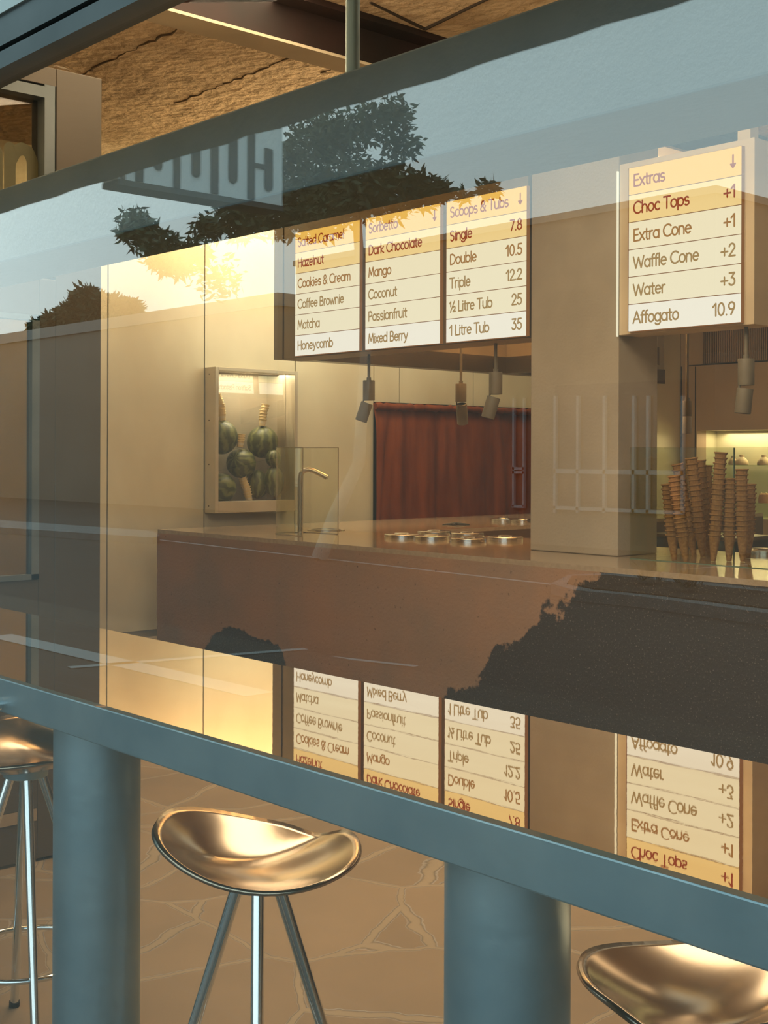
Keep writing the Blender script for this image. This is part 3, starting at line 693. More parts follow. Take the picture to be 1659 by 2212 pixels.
def put_cone(base, axis, label, grp):
    global cone_proto
    if cone_proto is None:
        mb = MB(); mb.lathe([(.0005, .0), (.014, .001), (.0325, .143), (.0385, .147), (.0385, .154), (.031, .152), (.013, .006), (.0005, .005)], (0, 0, 0), 20)
        cone_proto = mb.build('waffle_cone', 'cone_wafer', None, True); o = cone_proto
    else: o = cone_proto.copy(); COL.objects.link(o)
    q = Vector((0, 0, 1)).rotation_difference(Vector(axis).normalized())
    o.rotation_mode = 'QUATERNION'; o.rotation_quaternion = q; o.location = base
    tag(o, label, 'cone', grp)
STK = [((1457, 1211), (1442, 1046), 12, 'the leftmost stack'), ((1483, 1214), (1457, 1028), 14, 'the second stack from the left'),
       ((1500, 1200), (1463, 1003), 14, 'the stack behind the second from the left'), ((1518, 1203), (1494, 990), 15, 'the orange lit third stack'),
       ((1530, 1198), (1512, 995), 14, 'the stack behind the orange lit one'), ((1528, 1190), (1527, 1006), 13, 'the dark slim stack in the middle'),
       ((1541, 1213), (1557, 978), 17, 'the tallest stack, leaning right'), ((1574, 1213), (1577, 1034), 13, 'the short stack right of the tallest'),
       ((1604, 1214), (1602, 1014), 14, 'the rightmost front stack'), ((1616, 1206), (1620, 1046), 12, 'the low stack at the far right back')]
for (b0, t0, n, wd) in STK:
    b = on_top(*b0); b.y += 0; dcam = (b - Vector((0, 0, EYE))).dot(FW)
    tpt = at_d(t0[0], t0[1], dcam); ax = (tpt - b); Ls = ax.length; ax.normalize()
    pitch = (Ls - .152) / (n - 1)
    for k in range(n):
        j = Vector((random.uniform(-.0015, .0015), random.uniform(-.0015, .0015), 0))
        put_cone(b + ax * (pitch * k) + UPV * .001 + j, ax, 'waffle cone, ' + nth(n - 1 - k) + ' in ' + wd, 'waffle cones on the counter')

# ================================================================== MENU BULKHEAD AND LIT MENU BOARDS
MY = 6.10
hx0 = at_y(587, 700, MY).x; HZ0 = at_y(587, 777, MY).z; HZ1 = 3.47
bd3r = ca.x - .02
hd = thing('menu_bulkhead', (hx0, MY, HZ0), 'dark bronze hanging bulkhead carrying the menu boards left of the pier', 'bulkhead')
MB().box(hx0, bd3r, MY + .02, MY + .30, HZ0, HZ1).build('front_panel', 'bronze_front', hd, bevel=.002)
HB = HZ0 + .15; YE = 11.1; YR = 8.66; XI = hx0 + .15
MB().box(hx0 + .001, XI, MY + .30, YE, HZ0 + .002, HB).build('lower_band', 'bronze', hd, bevel=.002)
MB().box(hx0 + .004, XI - .006, MY + .30, YE - .01, HB, HZ1).build('side_panel', 'bronze_front', hd)
MB().box(XI, -6.35, YR, YR + .12, HZ0 + .002, HB).build('cross_band', 'bronze', hd)
MB().box(XI, -6.36, YR + .006, YR + .11, HB, ZC - .02).build('cross_panel', 'bronze_front', hd)
jx = at_y(612, 700, MY + .02).x; MB().box(jx - .005, jx + .005, MY + .016, MY + .02, HZ0, HZ1).build('seam', 'dark_gap', hd)

hdr = emis('strip_amber', (0.98, 0.56, 0.11), 1.0); emis('strip_honey', (0.98, 0.70, 0.28), 1.0); emis('strip_cream', (0.98, 0.86, 0.56), 1.0)
emis('strip_pale', (0.98, 0.88, 0.60), 1.0); emis('strip_white', (1.0, 0.94, 0.76), 1.0)
mat('ink_red', (0.26, 0.05, 0.012), None, rough=0.8); mat('ink_brown', (0.36, 0.20, 0.075), None, rough=0.8)
emis('ink_red_lit', (0.34, 0.055, 0.012), 1.0); emis('ink_brown_lit', (0.40, 0.19, 0.05), 1.0); emis('ink_tan_lit', (0.40, 0.25, 0.09), 1.0)
emis('board_edge', (0.30, 0.12, 0.035), 0.8); emis('strip_seam', (0.62, 0.55, 0.42), 0.6)
STR = ['strip_amber', 'strip_honey', 'strip_cream', 'strip_pale', 'strip_pale', 'strip_white']
INK = ['ink_red_lit', 'ink_red_lit', 'ink_brown_lit', 'ink_tan_lit', 'ink_tan_lit', 'ink_tan_lit']
def menu_board(x0, x1, y, z0, z1, rows, label, grp='menu boards over the counter', strips=STR, inks=INK, u_scale=.58, depth=.03, facing='front', y0=None, y1=None):
    """rows: (left text, right text), top first; faces the street, or the left wall"""
    if facing == 'front':
        t = thing('menu_board', ((x0 + x1) / 2, y, z0), label, 'menu board', grp)
        RTV = Vector((1, 0, 0)); org = Vector((x0, y, z0)); wid = x1 - x0; nrm = Vector((0, -1, 0))
    else:
        t = thing('menu_board', (x0, (y0 + y1) / 2, z0), label, 'menu board', grp)
        RTV = Vector((0, -1, 0)); org = Vector((x0, y1, z0)); wid = y1 - y0; nrm = Vector((-1, 0, 0))
    def slab(mb, a0, a1, b0, b1, n0, n1):
        c_ = [org + RTV * a + UPV * b_ + nrm * n_ for n_ in (n0, n1) for b_ in (b0, b1) for a in (a0, a1)]
        return mb.add(c_, [(0, 2, 3, 1), (4, 5, 7, 6), (0, 1, 5, 4), (2, 6, 7, 3), (0, 4, 6, 2), (1, 3, 7, 5)])
    H = z1 - z0; nr = len(rows); rh = H / nr; u = rh * u_scale
    slab(MB(), 0, wid, 0, H, 0.0, depth - .004).build('casing', 'board_edge', t)
    for i, (lt, rtx) in enumerate(rows):
        zb = H - (i + 1) * rh
        s = slab(MB(), .008, wid - .004, zb + .0025, zb + rh - .0025, depth - .004, depth).build('menu_strip', strips[i], t)
        mb = MB(); o = org + nrm * (depth + .0015) + UPV * (zb + rh * .30)
        if lt: put_text(mb, lt, u, .115, o + RTV * .040, RTV, UPV)
        if rtx:
            put_text(mb, rtx, u, .115, o + RTV * (wid - .035 - text_width(rtx, u)), RTV, UPV)
        if mb.v: mb.build('lettering', inks[i], s)
    return t
bz1 = at_y(632, 505, MY).z; bz0 = at_y(632, 770.6, MY).z
X_ = lambda px: at_y(px, 600, MY - .03).x
menu_board(X_(632), X_(772), MY + .02, bz0, bz1, [('Salted Caramel', ''), ('Hazelnut', ''), ('Cookies & Cream', ''), ('Coffee Brownie', ''), ('Matcha', ''), ('Honeycomb', '')], 'lit menu board starting with Salted Caramel, leftmost of the three')
menu_board(X_(783.5), X_(946), MY + .02, bz0, bz1, [('Sorbetto', '↓'), ('Dark Chocolate', ''), ('Mango', ''), ('Coconut', ''), ('Passionfruit', ''), ('Mixed Berry', '')], 'lit menu board headed Sorbetto with a down arrow')
menu_board(X_(958), min(X_(1147), ca.x - .004), MY + .02, bz0, bz1, [('Scoops & Tubs', '↓'), ('Single', '7.8'), ('Double', '10.5'), ('Triple', '12.2'), ('½ Litre Tub', '25'), ('1 Litre Tub', '35')], 'lit menu board headed Scoops and Tubs with prices beside the pier')
# board right of the pier on its own hanging box
rz1 = at_y(1351, 366, MY).z; rz0 = at_y(1351, 718, MY).z
rb = thing('sign_box', (-4.3, MY + .1, rz0), 'hanging beige box behind the Extras menu board right of the pier', 'box')
rx1 = at_y(1625, 500, MY).x
MB().box(cb.x + .012, rx1, MY + .02, MY + .22, rz0 - .012, rz1 + .04).build('body', 'cream_steel', rb, bevel=.003)
pz = at_y(1612, 290, MY + .1); MB().box(pz.x - .035, pz.x + .045, MY + .07, MY + .15, rz1 + .04, ZC).build('hanger', 'cream_steel', rb)
menu_board(X_(1351), X_(1597), MY + .02, rz0, rz1, [('Extras', '↓'), ('Choc Tops', '+1'), ('Extra Cone', '+1'), ('Waffle Cone', '+2'), ('Water', '+3'), ('Affogato', '10.9')], 'lit menu board headed Extras right of the pier')
gl_ = MB(); gl_.box(cb.x + .002, cb.x + .008, MY + .005, MY + .02, rz0 - .02, rz1); 
tag(gl_.build('light_leak', 'strip_pale'), 'thin upright glow imitating board light leaking between pier and Extras board', 'light leak')  # light spilling from the board edge, imitated by an emissive strip
# boards on the bulkhead's far side, facing the left wall
emis('strip_green', (0.80, 0.76, 0.40), 2.4); emis('strip_bright', (0.88, 0.86, 0.66), 2.4)
emis('ink_far', (0.28, 0.22, 0.09), 1.2)
SL = ['strip_bright'] * 6 + ['strip_green', 'strip_bright']
rowsA = [('', '')] * 6 + [('Dubai Chocolate', ''), ('Saffron Pistachio', '')]
rowsB = [('', '')] * 6 + [('Dark Chocolate', ''), ('Banana Heaven', '')]
ysm = 7.60
menu_board(hx0, 0, 0, bz0, bz0 + .95, rowsA, 'lit menu board reading Dubai Chocolate mirrored in the cabinet glass', 'menu boards facing the wall', SL, ['ink_far'] * 8, .55, .02, 'left', ysm - .82, ysm - .03)
menu_board(hx0, 0, 0, bz0, bz0 + .95, rowsB, 'lit menu board reading Banana Heaven mirrored in the cabinet glass', 'menu boards facing the wall', SL, ['ink_far'] * 8, .55, .02, 'left', ysm + .03, ysm + .82)

# ================================================================== SPOT LAMPS
def spot(name, px, ytop, yb0, yb1, wpx, Y, ang_px, ylo, label, open_up=False, single=False, ceil=False):
    """stem, upper can and swivelling lower can; ang_px is the foot shift of the lower can"""
    top = at_y(px, ytop, Y); zc0 = at_y(px, yb0, Y).z; zc1 = at_y(px, yb1, Y).z
    d = (top - Vector((0, 0, EYE))).dot(FW); r = wpx * d / F_PX / 2
    x, y = top.x, top.y
    zt = ZC if ceil else HZ0
    t = thing('spot_lamp', (x, y, zc1), label, 'lamp', 'spot lamps over the counter')
    MB().tube((x, y, zt), (x, y, zc0), .011).build('stem', 'lamp_paint', t, True)
    MB().tube((x, y, zc0 + .022), (x, y, zc0), .017).build('collar', 'lamp_paint', t, True)
    MB().lathe([(r * .97, zc1), (r, zc1 + .004), (r, zc0 - .004), (r * .97, zc0)], (x, y, 0), 32).build('upper_can', 'lamp_paint', t, True)
    if single: 
        MB().lathe([(r * .97, zc1 - .13), (r, zc1 - .128), (r, zc1 - .003)], (x, y, 0), 32).build('lower_can', 'lamp_light', t, True); return t
    s = ang_px * d / F_PX; zl = at_y(px, ylo, Y).z
    pt = Vector((x, y, zc1 - .010)) - rt * (s * -.22); ax = Vector((rt.x * s, rt.y * s, zl - zc1 + .01))
    if open_up: ax = ax + FW * .06; pt = pt - FW * .01
    Ln = ax.length
    MB().lathe([(r * .6, .012), (r, .010), (r, Ln - .004), (r * .97, Ln), (r * .86, Ln), (r * .86, Ln - .05), (.004, Ln - .05)], pt, 32, ax).build('lower_can', 'lamp_paint', t, True)
    MB().tube(Vector((x, y, zc1 + .005)) - rt * (r * .8), pt + ax * .3 - rt * (r * .8), .006).build('bracket', 'lamp_paint', t, True)
    return t
spot('spot_lamp', 797, 770, 822, 865, 26, 6.28, -14, 910, 'grey brown spot lamp turned left under the Sorbetto board')
spot('spot_lamp', 996, 745, 829, 868, 24, 7.3, 4, 915, 'grey brown spot lamp tilted away, middle one before the rust curtain', True, ceil=True)
spot('spot_lamp', 1071, 735, 804, 852, 29, 6.28, -14, 903, 'grey brown spot lamp turned left nearest the pier')
spot('spot_lamp', 1485, 715, 866, 899, 19, 8.0, 0, 935, 'slim pendant lamp on a long stem right of the pier', single=True, ceil=True)
spot('spot_lamp', 1612, 700, 775, 832, 35, 6.22, -6, 893, 'large grey spot lamp under the Extras board at right')

# ================================================================== CURTAIN
c0, c1 = wy(803), wy(1240); ztp = at_x(807, 871, XW).z; zbt = .35
N = 160; K = 24; v = []; f = []
for i in range(N + 1):
    s_ = i / N; yy = c0 + (c1 - c0) * s_
    for k in range(K + 1):
        q = k / K; z = ztp - (ztp - zbt) * q
        amp = .008 + .026 * min(1, q * 2.2)
        ph = 9 * PI * s_ * 2 + 1.6 * math.sin(5 * s_ + 2 * q) 
        gather = .5 + .5 * math.sin(7 * s_ * PI + .8)
        x = XW - .005 + .05 + amp * (math.sin(ph) * .6 + .4 * math.sin(2.3 * ph + 1.2 + q * 2)) * (.35 + .65 * gather) - .03 * (1 - min(1, q * 9)) 
        v.append((x, yy + .02 * math.sin(ph * .5 + 3 * q), z))
for i in range(N):
    for k in range(K):
        a = i * (K + 1) + k; f.append((a, a + 1, a + K + 2, a + K + 1))
ct = thing('door_curtain', (XW + .05, (c0 + c1) / 2, zbt), 'rust red gathered fabric curtain hanging over the doorway in the left wall', 'curtain')
MB().add(v, f).build('drape', 'rust_curtain', ct, True, solid=.004)
hm = MB(); v = []; f = []
pts = [(XW + .05 + .01 * math.sin(i * 1.7), c0 + (c1 - c0) * i / 60, ztp - .03 + .006 * math.sin(i * 2.3)) for i in range(61)]
hm.path(pts, [.034 + .004 * math.sin(i * 2.9) for i in range(61)], 12); hm.build('rod_pocket', 'rust_curtain', ct, True)

# ================================================================== DISPLAY CABINET ON THE LEFT WALL
kb = thing('display_cabinet', (XW + .08, (KY0 + KY1) / 2, KZ0), 'wall mounted metal display cabinet with glass front holding watermelons', 'cabinet')
sh = MB(); fr_ = .045
sh.box(XW, KX - .01, KY0, KY0 + .012, KZ0, KZ1); sh.box(XW, KX - .01, KY1 - .012, KY1, KZ0, KZ1)
sh.box(XW, KX - .01, KY0 + .012, KY1 - .012, KZ1 - .012, KZ1); sh.box(XW, KX - .01, KY0 + .012, KY1 - .012, KZ0, KZ0 + .012)
rc = XW - .285; sh.box(rc, XW, HY0, HY0 + .004, HZa, HZb); sh.box(rc, XW, HY1 - .004, HY1, HZa, HZb); sh.box(rc, XW, HY0, HY1, HZa, HZa + .004); sh.box(rc, XW, HY0, HY1, HZb - .004, HZb)
sh.build('body', 'cabinet_metal', kb, bevel=.002)
MB().box(rc, rc + .005, KY0 + .012, KY1 - .012, KZ0 + .012, KZ1 - .012).build('back_plate', 'cabinet_metal', kb)
f2 = MB(); zlo = at_x(500, 1083, KX).z
f2.box(KX - .01, KX + .004, KY0, KY0 + .035, KZ0, KZ1); f2.box(KX - .01, KX + .004, KY1 - .035, KY1, KZ0, KZ1)
f2.box(KX - .01, KX + .004, KY0 + .035, KY1 - .035, KZ1 - .03, KZ1); f2.box(KX - .01, KX + .004, KY0 + .035, KY1 - .035, KZ0, zlo)
f2.build('front_frame', 'cabinet_metal', kb, bevel=.002)
tl = math.radians(4.0); zc_ = (zlo + KZ1) / 2; hh = (KZ1 - zlo) / 2 - .005
gx = lambda z: KX - .016 - (z - zc_ + hh) * math.tan(tl)
pm = MB(); z_a, z_b = zc_ - hh, zc_ + hh
pm.add([(gx(z_a), KY0 + .015, z_a), (gx(z_a), KY1 - .015, z_a), (gx(z_b), KY1 - .015, z_b), (gx(z_b), KY0 + .015, z_b)], [(0, 1, 2, 3)])
pm.build('glass_pane', 'cabinet_glass', kb, solid=.003)
for zz_ in (KZ0 + .06, KZ0 + .42, KZ0 + .8, KZ1 - .06):
    MB().tube((XW + .07, KY0 + .002, zz_), (XW + .07, KY0 - .002, zz_), .006, None, 10).build('screw', 'dark_gap', kb)
# the shelf floor the fruit stands on
MB().box(rc + .006, KX - .02, KY0 + .012, KY1 - .012, zlo - .02, zlo - .004).build('shelf', 'cabinet_metal', kb)
SHZ = zlo - .004
def melon(px, py, rpx, elong, tilt, label, X=XW - .09):
    p = at_x(px, py, X); d = (p - Vector((0, 0, EYE))).dot(FW); r = rpx * d / F_PX
    v = []; f = []; nu, nv = 28, 16
    sx = .40 if r * 1.0 > .07 else 1
    prof = [(math.sin(PI * i / nv), -math.cos(PI * i / nv) * elong) for i in range(nv + 1)]
    prof[0] = (0.0001, prof[0][1]); prof[-1] = (.0001, prof[-1][1])
    o = MB().lathe([(a * r, b * r) for a, b in prof], (0, 0, 0), nu).build('watermelon', 'melon_rind', None, True)
    o.rotation_euler = tilt; o.location = p
    tag(o, label, 'watermelon', 'watermelons in the display cabinet'); return o, p, r
WM = [(478, 944, 36, 1.05, (.3, .2, 0), 'striped watermelon at the upper left of the cabinet under a cup stack'),
      (567, 955, 34, 1.02, (.1, .15, 1), 'round watermelon under a cup stack, uppermost at right in the cabinet'),
      (521, 1001, 32, 1.06, (1.2, .3, .4), 'watermelon lying sideways in the middle of the pile'),
      (478, 1054, 32, 1.02, (1.35, 0, .2), 'watermelon lying at the lower left on the cabinet floor'),
      (556, 1046, 25, 1.25, (0, .1, 2), 'watermelon standing upright on the cabinet floor behind the guard, left one'),
      (592, 1040, 22, 1.5, (0, 0, .6), 'watermelon standing upright at the right cabinet corner behind the tap', XW + .035),
      (590, 990, 17, 1.1, (.2, 0, .6), 'small dark watermelon at the right of the pile under the rim', XW + .04)]
for q in WM: melon(*q)
cup_proto = None
def put_cup(p, ax, label):
    global cup_proto
    if cup_proto is None:
        cup_proto = MB().lathe([(.0005, 0), (.027, 0), (.033, .054), (.0395, .056), (.0395, .061), (.033, .060), (.026, .004), (.0005, .004)], (0, 0, 0), 24).build('paper_cup', 'paper_cup', None, True)
        vs, fs = text_2d('GELATO GELATO', .020, .16); r0 = .0312
        m = MB(); m.add([((r0 + .0006 + (v.y - .008) * .12) * math.cos(v.x / r0), (r0 + .0006 + (v.y - .008) * .12) * math.sin(v.x / r0), .022 + v.y) for v in vs], fs)
        lt = m.build('lettering', 'paper_white', cup_proto)
        o = cup_proto
    else: o = copy_tree(cup_proto)
    o.rotation_mode = 'QUATERNION'; o.rotation_quaternion = Vector((0, 0, 1)).rotation_difference(Vector(ax).normalized()) @ Matrix.Rotation(random.uniform(2.2, 3.6), 3, 'Z').to_quaternion()
    o.location = p; tag(o, label, 'cup', 'paper cups in the display cabinet')
CS = [([(481, 908), (478, 882), (472, 862)], 9, 'the stack on the upper left watermelon'), ([(566, 920), (568, 900), (572, 882)], 6, 'the stack on the right watermelon'),
      ([(518, 966), (520, 948)], 4, 'the short stack wedged between the watermelons'), ([(539, 1083), (534, 1062), (526, 1038)], 8, 'the leaning stack on the cabinet floor'),
      ([(600, 1083), (599, 1055), (598, 1036)], 7, 'the stack behind the tap guard')]
for path, n, wd in CS:
    P = [at_x(a, b, XW - .05) for a, b in path]
    seg = [(P[i + 1] - P[i]).length for i in range(len(P) - 1)]; T = sum(seg)
    for k in range(n):
        d = T * k / n; i = 0
        while i < len(seg) - 1 and d > seg[i]: d -= seg[i]; i += 1
        ax = (P[i + 1] - P[i]).normalized(); put_cup(P[i] + ax * d, ax, 'yellow paper cup, ' + nth(n - 1 - k) + ' of ' + wd)

# ================================================================== BACK BAR
for py, wd in ((1004, 'upper'), (1083, 'lower')):
    z = at_y(1560, py, YB + .2).z
    tag(MB().box(NX0 + .01, NX1 - .01, YB + .02, YB + .40, z - .008, z).build('glass_shelf', 'shelf_glass'), wd + ' green edged glass shelf in the lit back wall niche', 'shelf')
zS1 = at_y(1560, 1004, YB + .2).z; zS2 = at_y(1560, 1083, YB + .2).z
def jar(px, z, r, h, m, label):
    p = at_y(px, 1000, YB + .18); c = Vector((p.x, p.y, z))
    t = thing('ceramic_jar', c, label, 'jar', 'jars in the lit niche')
    MB().lathe([(r * .92, 0), (r, .01), (r, h * .22), (r * .86, h * .45), (r * .6, h * .68), (r * .32, h * .8)], c, 28).build('body', m, t, True)
    MB().lathe([(r * .30, h * .8), (r * .34, h * .84), (r * .34, h), (r * .26, h)], c, 20).build('neck', m, t, True)
jar(1583, zS1, .055, .11, 'stoneware', 'narrow stoneware jar, leftmost on the upper glass shelf')
jar(1602, zS1, .082, .12, 'stoneware', 'domed beige stoneware jar with short neck on the upper glass shelf')
jar(1650, zS1, .080, .12, 'stoneware', 'domed beige stoneware jar at the right edge on the upper glass shelf')
def cake(px, z, label):
    p = at_y(px, 1000, YB + .18); c = Vector((p.x, p.y, z))
    t = thing('fluted_mould', c, label, 'mould', 'moulds in the lit niche')
    n = 28; vs = []; fs = []
    for i, (r, h) in enumerate(((.085, 0), (.085, .05), (.075, .10), (.055, .115), (.02, .115))):
        for k in range(n): th = 2 * PI * k / n; rr = r * (1 + .05 * (k % 2)); vs.append(c + Vector((rr * math.cos(th), rr * math.sin(th), h)))
    for i in range(4):
        for k in range(n): fs.append((i * n + k, i * n + (k + 1) % n, (i + 1) * n + (k + 1) % n, (i + 1) * n + k))
    fs.append(tuple(range(n))); fs.append(tuple(4 * n + k for k in range(n)))
    MB().add(vs, fs).build('body', 'terracotta', t, True)
    mb = MB()
    for k in range(6): th = k * PI / 3; mb.lathe([(.0005, 0), (.008, .006), (.0005, .016)], c + Vector((.06 * math.cos(th), .06 * math.sin(th), .11)), 10)
    mb.build('knobs', 'stoneware', t, True)
cake(1583, zS2, 'terracotta fluted mould on the lower glass shelf half behind the cones')
cake(1655, zS2, 'terracotta fluted mould at the right edge on the lower glass shelf')
# slatted grille above
g0 = at_y(1521, 697, YB); g1 = at_y(1521, 786, YB)
gr = thing('wall_grille', (g0.x + 1, YB, g1.z), 'dark red wall vent behind fine upright beige bars above the niche', 'grille')
MB().box(g0.x, g0.x + 2.2, YB - .006, YB - .001, g1.z, g1.z + .75).build('backing', 'grille_red', gr)
sm = MB()
for k in range(86): x = g0.x + .008 + k * .0254; sm.box(x, x + .0085, YB - .04, YB - .007, g1.z, g1.z + .75)
sm.build('slats', 'grille_bar', gr)
MB().box(g0.x, g0.x + 2.2, YB - .03, YB - .0065, g1.z, g1.z + .12).build('lower_rail', 'oak_dark', gr)
# back counter with dark machine
bc = thing('back_counter', (-3.4, 12.7, 0), 'dark back counter under the lit niche', 'counter')
MB().box(-6.6, 1.6, 12.45, YB - .02, 0, .80).build('body', 'oak_dark', bc); MB().box(-6.62, 1.62, 12.42, YB - .02, .80, .84).build('top', 'appliance', bc)
a = at_y(1432, 1126, 9.6); mc = thing('under_counter_fridge', (a.x + .3, 9.8, 0), 'black appliance with steel trim behind the pier', 'appliance')
MB().box(a.x - .2, a.x + .75, 9.6, 10.2, 0, .80).build('body', 'appliance', mc, bevel=.004); MB().box(a.x - .2, a.x + .75, 9.58, 10.22, .80, .83).build('top', 'steel', mc)
MB().tube((a.x + .1, 9.57, .25), (a.x + .1, 9.57, .68), .012).build('handle', 'chrome', mc, True)

# ================================================================== THE STREET (seen mirrored in the glass)
struct(MB().box(-60, 40, -4.2, YG - .006, -.12, -.002).build('ground', 'street_pavers'))
struct(MB().box(-60, 40, -60, -4.2, -.2, -.06).build('ground_carpark', 'asphalt'))
sgX = -3.82
sg = thing('projecting_sign', (sgX, -.5, 2.45), 'long pale projecting sign with dark cut letters at the canopy edge', 'sign')
sy0 = 2 * YG - at_x(610, 400, sgX).y; sy1 = 2 * YG - at_x(255, 400, sgX).y; sz0 = at_x(560, 437, sgX).z
MB().box(sgX - .10, sgX, sy0, sy1, sz0, 3.15).build('panel', 'sign_face', sg)
MB().tube((sgX - .05, sy1 - .05, 2.9), (sgX - .05, CAN_Y + .4, 2.9), .02).tube((sgX - .05, CAN_Y + .4, 2.9), (sgX - .05, CAN_Y + .4, CAN_Z + .17), .02).build('bracket', 'sign_dark', sg, True)
MB().box(sgX - .105, sgX + .004, sy0 - .002, sy1, sz0 - .02, sz0).build('bottom_rail', 'sign_dark', sg)
lt = MB()
def sp(px, py): q = at_x(px, py, sgX); return (2 * YG - q.y, q.z)
def sbox(xa, xb, ya, yb):
    (u0, w0), (u1, w1) = sp(xa, ya), sp(xb, yb); lt.box(sgX, sgX + .006, min(u0, u1), max(u0, u1), min(w0, w1), max(w0, w1))
def scap(xa, xb, ya, yb):
    (u0, w0), (u1, w1) = sp(xa, ya), sp(xb, yb); r = abs(u1 - u0) / 2; um = (u0 + u1) / 2
    top = max(w0, w1); bot = min(w0, w1) + r
    poly = [(um + r * math.cos(t), bot + r * math.sin(t)) for t in [PI + PI * i / 10 for i in range(11)]] + [(um + r, top), (um - r, top)]
    n = len(poly); lt.add([(sgX, p, q) for p, q in poly] + [(sgX + .006, p, q) for p, q in poly], [tuple(range(n)), tuple(range(n, 2 * n))] + [(i, (i + 1) % n, n + (i + 1) % n, n + i) for i in range(n)])
TOPY = 60
for xa, xb, yb in ((536, 549, 432), (456, 471, 420), (376, 388, 408), (294, 309, 394), (262, 270, 388)): sbox(xa, xb, TOPY, yb)
sbox(549, 571, 352, 366)
for xa, xb, yb in ((571, 588, 415), (495, 512, 398), (415, 432, 385), (334, 350, 370)): scap(xa, xb, TOPY if xa < 560 else 320, yb)
lt.build('lettering', 'sign_dark', sg)

def tree(name, d, clusters, n_leaf, ls, m, trunk, label):
    base = mir(at_d(trunk[0], HY, d)); t = thing(name, (base.x, base.y, -.06), label, 'tree'); tkp = [mir(at_d(a_, b_, d)) for a_, b_ in trunk[3]] if len(trunk) > 3 else None
    mb = MB()
    tot = sum(c[2] ** 1.6 for c in clusters)
    for cx_, cy_, cr_, *dn in clusters:
        cd = d + random.uniform(-.6, .6); c0_ = mir(at_d(cx_, cy_, cd)); R0 = cr_ * d / F_PX
        for _ in range(int(n_leaf * cr_ ** 1.6 / tot * (dn[0] if dn else 1))):
            u = Vector((random.gauss(0, 1), random.gauss(0, 1), random.gauss(0, 1))).normalized() * R0 * random.random() ** .45
            p = c0_ + Vector((u.x, u.y, u.z * .85)); a = Vector((random.gauss(0, 1), random.gauss(0, 1), random.gauss(-.2, .7))).normalized()
            b2 = a.orthogonal().normalized(); b2 = Matrix.Rotation(random.uniform(0, 6.28), 3, a) @ b2
            l = ls * random.uniform(.7, 1.3); ww = l * .17
            mb.add([p, p + a * l * .45 + b2 * ww, p + a * l, p + a * l * .45 - b2 * ww], [(0, 1, 2, 3)])
    mb.build('foliage', m, t)
    bm_ = MB(); tk = MB(); top = mir(at_d(trunk[0], trunk[1], d)); r0 = trunk[2]
    pts = tkp + [top] if tkp else [Vector((base.x, base.y, -.06)), base.lerp(top, .5) + Vector((.1, 0, 0)), top]
    tk.path(pts, [r0 * (1 - .45 * i / (len(pts) - 1)) for i in range(len(pts))], 10)
    for cx_, cy_, cr_, *dn in clusters:
        if math.hypot(cx_ - trunk[0], cy_ - trunk[1]) > 175: continue
        e_ = mir(at_d(cx_, cy_, d)); mid = top.lerp(e_, .5) + Vector((0, 0, -.15)); bm_.path([top, mid, e_], [r0 * .28, r0 * .12, r0 * .04], 6)
    tk.build('trunk', 'bark', t, True); bm_.build('branches', 'twig', t, True)
tree('street_tree', 19.5, [(730, 300, 75, .55), (800, 265, 60, .5), (850, 245, 45, .5), (870, 310, 45, .5), (680, 300, 70, .5), (680, 420, 80), (760, 410, 85), (840, 410, 80), (915, 410, 48), (955, 415, 24),
      (520, 470, 60), (600, 460, 70), (690, 470, 60), (450, 490, 35), (300, 500, 45, .8), (350, 540, 50), (290, 480, 40, .6), (420, 545, 35), (380, 570, 35), (1055, 408, 22, .7), (1000, 420, 18, .6), (620, 350, 60, .5), (470, 600, 60, .25)],
      17000, .16, 'leaf', (770, 455, .13, [(690, 1206), (725, 1110), (775, 1000), (790, 760)]), 'leafy street tree mirrored in the shopfront above the menu boards')
tree('distant_tree', 60, [(185, 645, 30), (210, 665, 38), (150, 680, 30), (110, 697, 20), (80, 706, 14), (245, 665, 30), (280, 670, 26)], 9000, .40, 'leaf_far', (200, 730, .35), 'round dark tree mirrored above the low building roof at left')
# low building across the street
def vx(px, py, Yv): q = at_y(px, py, Yv); return Vector((q.x, 2 * YG - q.y, q.z))
YV1 = 21.0; za = vx(CX, 598, YV1).z; xa = vx(600, 600, YV1).x
b1 = thing('low_building', (xa - 15, 2 * YG - YV1, -.06), 'long low flat roofed building mirrored at the left of the glass', 'building')
MB().box(xa - 34, xa, 2 * YG - YV1 - 6, 2 * YG - YV1, -.06, za - .35).build('wall', 'render_wall', b1)
MB().box(xa - 34.1, xa + .1, 2 * YG - YV1 - 6, 2 * YG - YV1 + .08, za - .35, za).build('parapet', 'parapet', b1)
YV2 = 17.5; zb_ = vx(CX, 529.7, YV2).z; xc0 = vx(640, 600, YV2).x; xc1 = vx(1545, 600, YV2).x
b2 = thing('shop_building', ((xc0 + xc1) / 2, 2 * YG - YV2, -.06), 'flat roofed shop with white framed windows mirrored over the pier', 'building')
MB().box(xc0, xc1, 2 * YG - YV2 - 7, 2 * YG - YV2, -.06, zb_ - .12).build('wall', 'render_wall', b2)
MB().box(xc0 - .05, xc1 + .05, 2 * YG - YV2 - 7, 2 * YG - YV2 + .06, zb_ - .12, zb_).build('parapet', 'parapet', b2)
yf = 2 * YG - YV2
wa = vx(1201, 870, YV2); wb2 = vx(1482, 1108, YV2)
wn = MB().box(wa.x, wb2.x, yf, yf + .02, wb2.z, wa.z + .3).build('shop_window', 'shop_dark', b2)
fm2 = MB()
def vbar(px, wpx, y0, y1):
    a0, a1 = vx(px, y0, YV2), vx(px + wpx, y1, YV2); fm2.box(a0.x, a1.x, yf + .02, yf + .08, a1.z, a0.z)
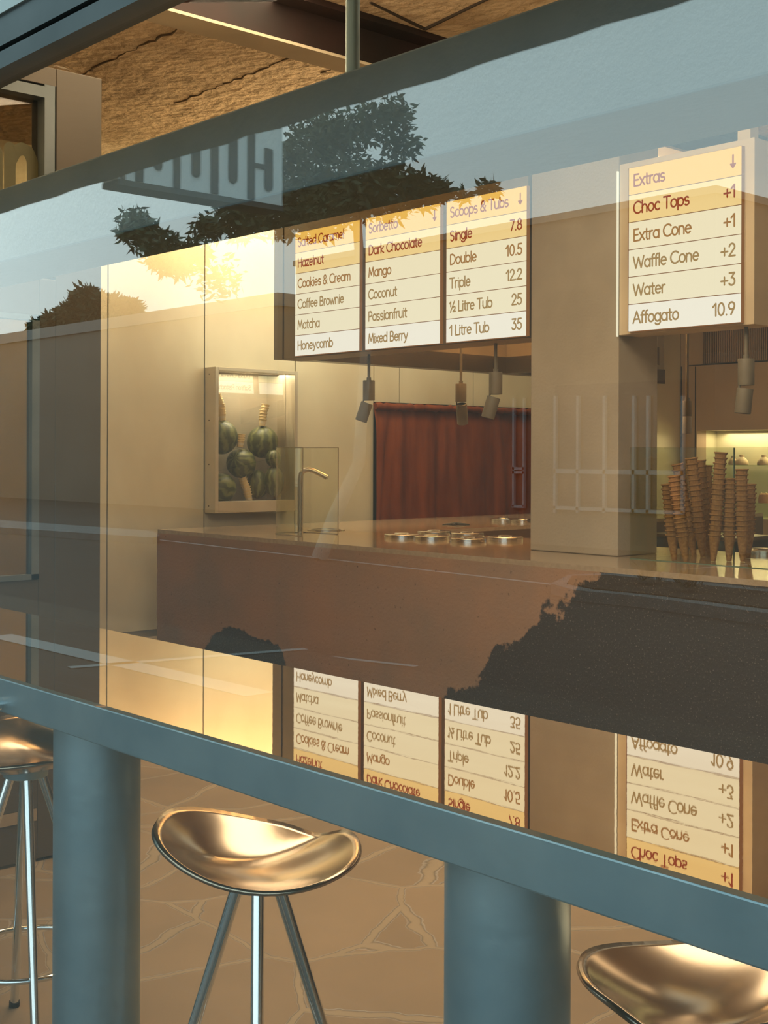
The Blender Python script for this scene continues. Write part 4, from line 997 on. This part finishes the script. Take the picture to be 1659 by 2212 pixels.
def hbar(xa_, xb_, z, th):
    fm2.box(vx(xa_, 900, YV2).x, vx(xb_, 900, YV2).x, yf + .02, yf + .08, z - th / 2, z + th / 2)
for px, wd in ((1202, 4), (1251, 4), (1308, 5), (1371, 5), (1402, 5), (1477, 5)): vbar(px, wd, 855, 1108)
hbar(1201, 1482, vx(1300, 1019, YV2).z, .075); hbar(1201, 1482, wb2.z, .06)
fm2.build('window_frame', 'white_frame', wn)
fm2 = MB()
for px in (1113, 1135): vbar(px, 3, 860, 1094)
for yy in (1094, 1020, 1012): hbar(1112, 1138, vx(1125, yy, YV2).z, .05)
fm2.build('door_frame', 'white_frame', b2)
# kerbs, planter island, bay lines
def gp(px, py, z=-.06): return mir(at_z(px, py, z))
kb_ = thing('planter_island', gp(1450, 1290), 'kerbed planting island with mulch and small shrubs mirrored at right', 'planter')
pl = [gp(1190, 1283), gp(1230, 1262), gp(1330, 1258), gp(1659, 1296), gp(1900, 1330), gp(1900, 1390), gp(1659, 1352), gp(1380, 1312), gp(1240, 1298)]
MB().prism([(p.x, p.y) for p in pl], -.06, .06).build('kerb', 'kerb', kb_)
cx_ = sum(p.x for p in pl) / len(pl); cy_ = sum(p.y for p in pl) / len(pl)
MB().prism([(cx_ + (p.x - cx_) * .90, cy_ + (p.y - cy_) * .70) for p in pl], .06, .075).build('mulch', 'mulch', kb_)
for px, py, s_ in ((1405, 1262, 1), (1487, 1278, .9), (1650, 1278, 1.1)):
    c = gp(px, py, .07); mb = MB()
    for _ in range(260):
        a = Vector((random.gauss(0, .5), random.gauss(0, .5), 1)).normalized(); p = c + Vector((random.gauss(0, .08), random.gauss(0, .08), random.uniform(0, .22))) * s_
        q = a.orthogonal().normalized(); l = .14 * s_; mb.add([p, p + a * l * .5 + q * .012, p + a * l, p + a * l * .5 - q * .012], [(0, 1, 2, 3)])
    mb.build('shrub', 'leaf', kb_)
k2 = [gp(0, 1135), gp(330, 1160), gp(345, 1172), gp(330, 1176), gp(0, 1152)]
tag(MB().prism([(p.x, p.y) for p in k2], -.06, .06).build('kerb_strip', 'kerb'), 'pale kerb strip mirrored across the left wall', 'kerb')
for (a, b, wd, lb) in (((340, 1166), (1300, 1275), .10, 'white bay line mirrored along the counter top'), ((660, 1418), (150, 1460), .09, 'white bay line mirrored on the bar top at left'), ((0, 1388), (560, 1520), .22, 'pale band mirrored across the bar top'), ((700, 1418), (900, 1440), .07, 'short white line mirrored on the counter front'), ((1655, 1217), (1470, 1230), .06, 'white line corner mirrored before the cones')):
    p, q = gp(*a, -.058), gp(*b, -.058)
    if q.y > -4.3 or p.y > -4.3: p.z = q.z = 0.0
    d = (q - p).normalized(); n_ = Vector((-d.y, d.x, 0)) * wd / 2; z = p.z
    tag(MB().prism([((p + n_).x, (p + n_).y), ((q + n_).x, (q + n_).y), ((q - n_).x, (q - n_).y), ((p - n_).x, (p - n_).y)], z, z + .004).build('bay_line', 'line_paint'), lb, 'road marking', 'bay lines')
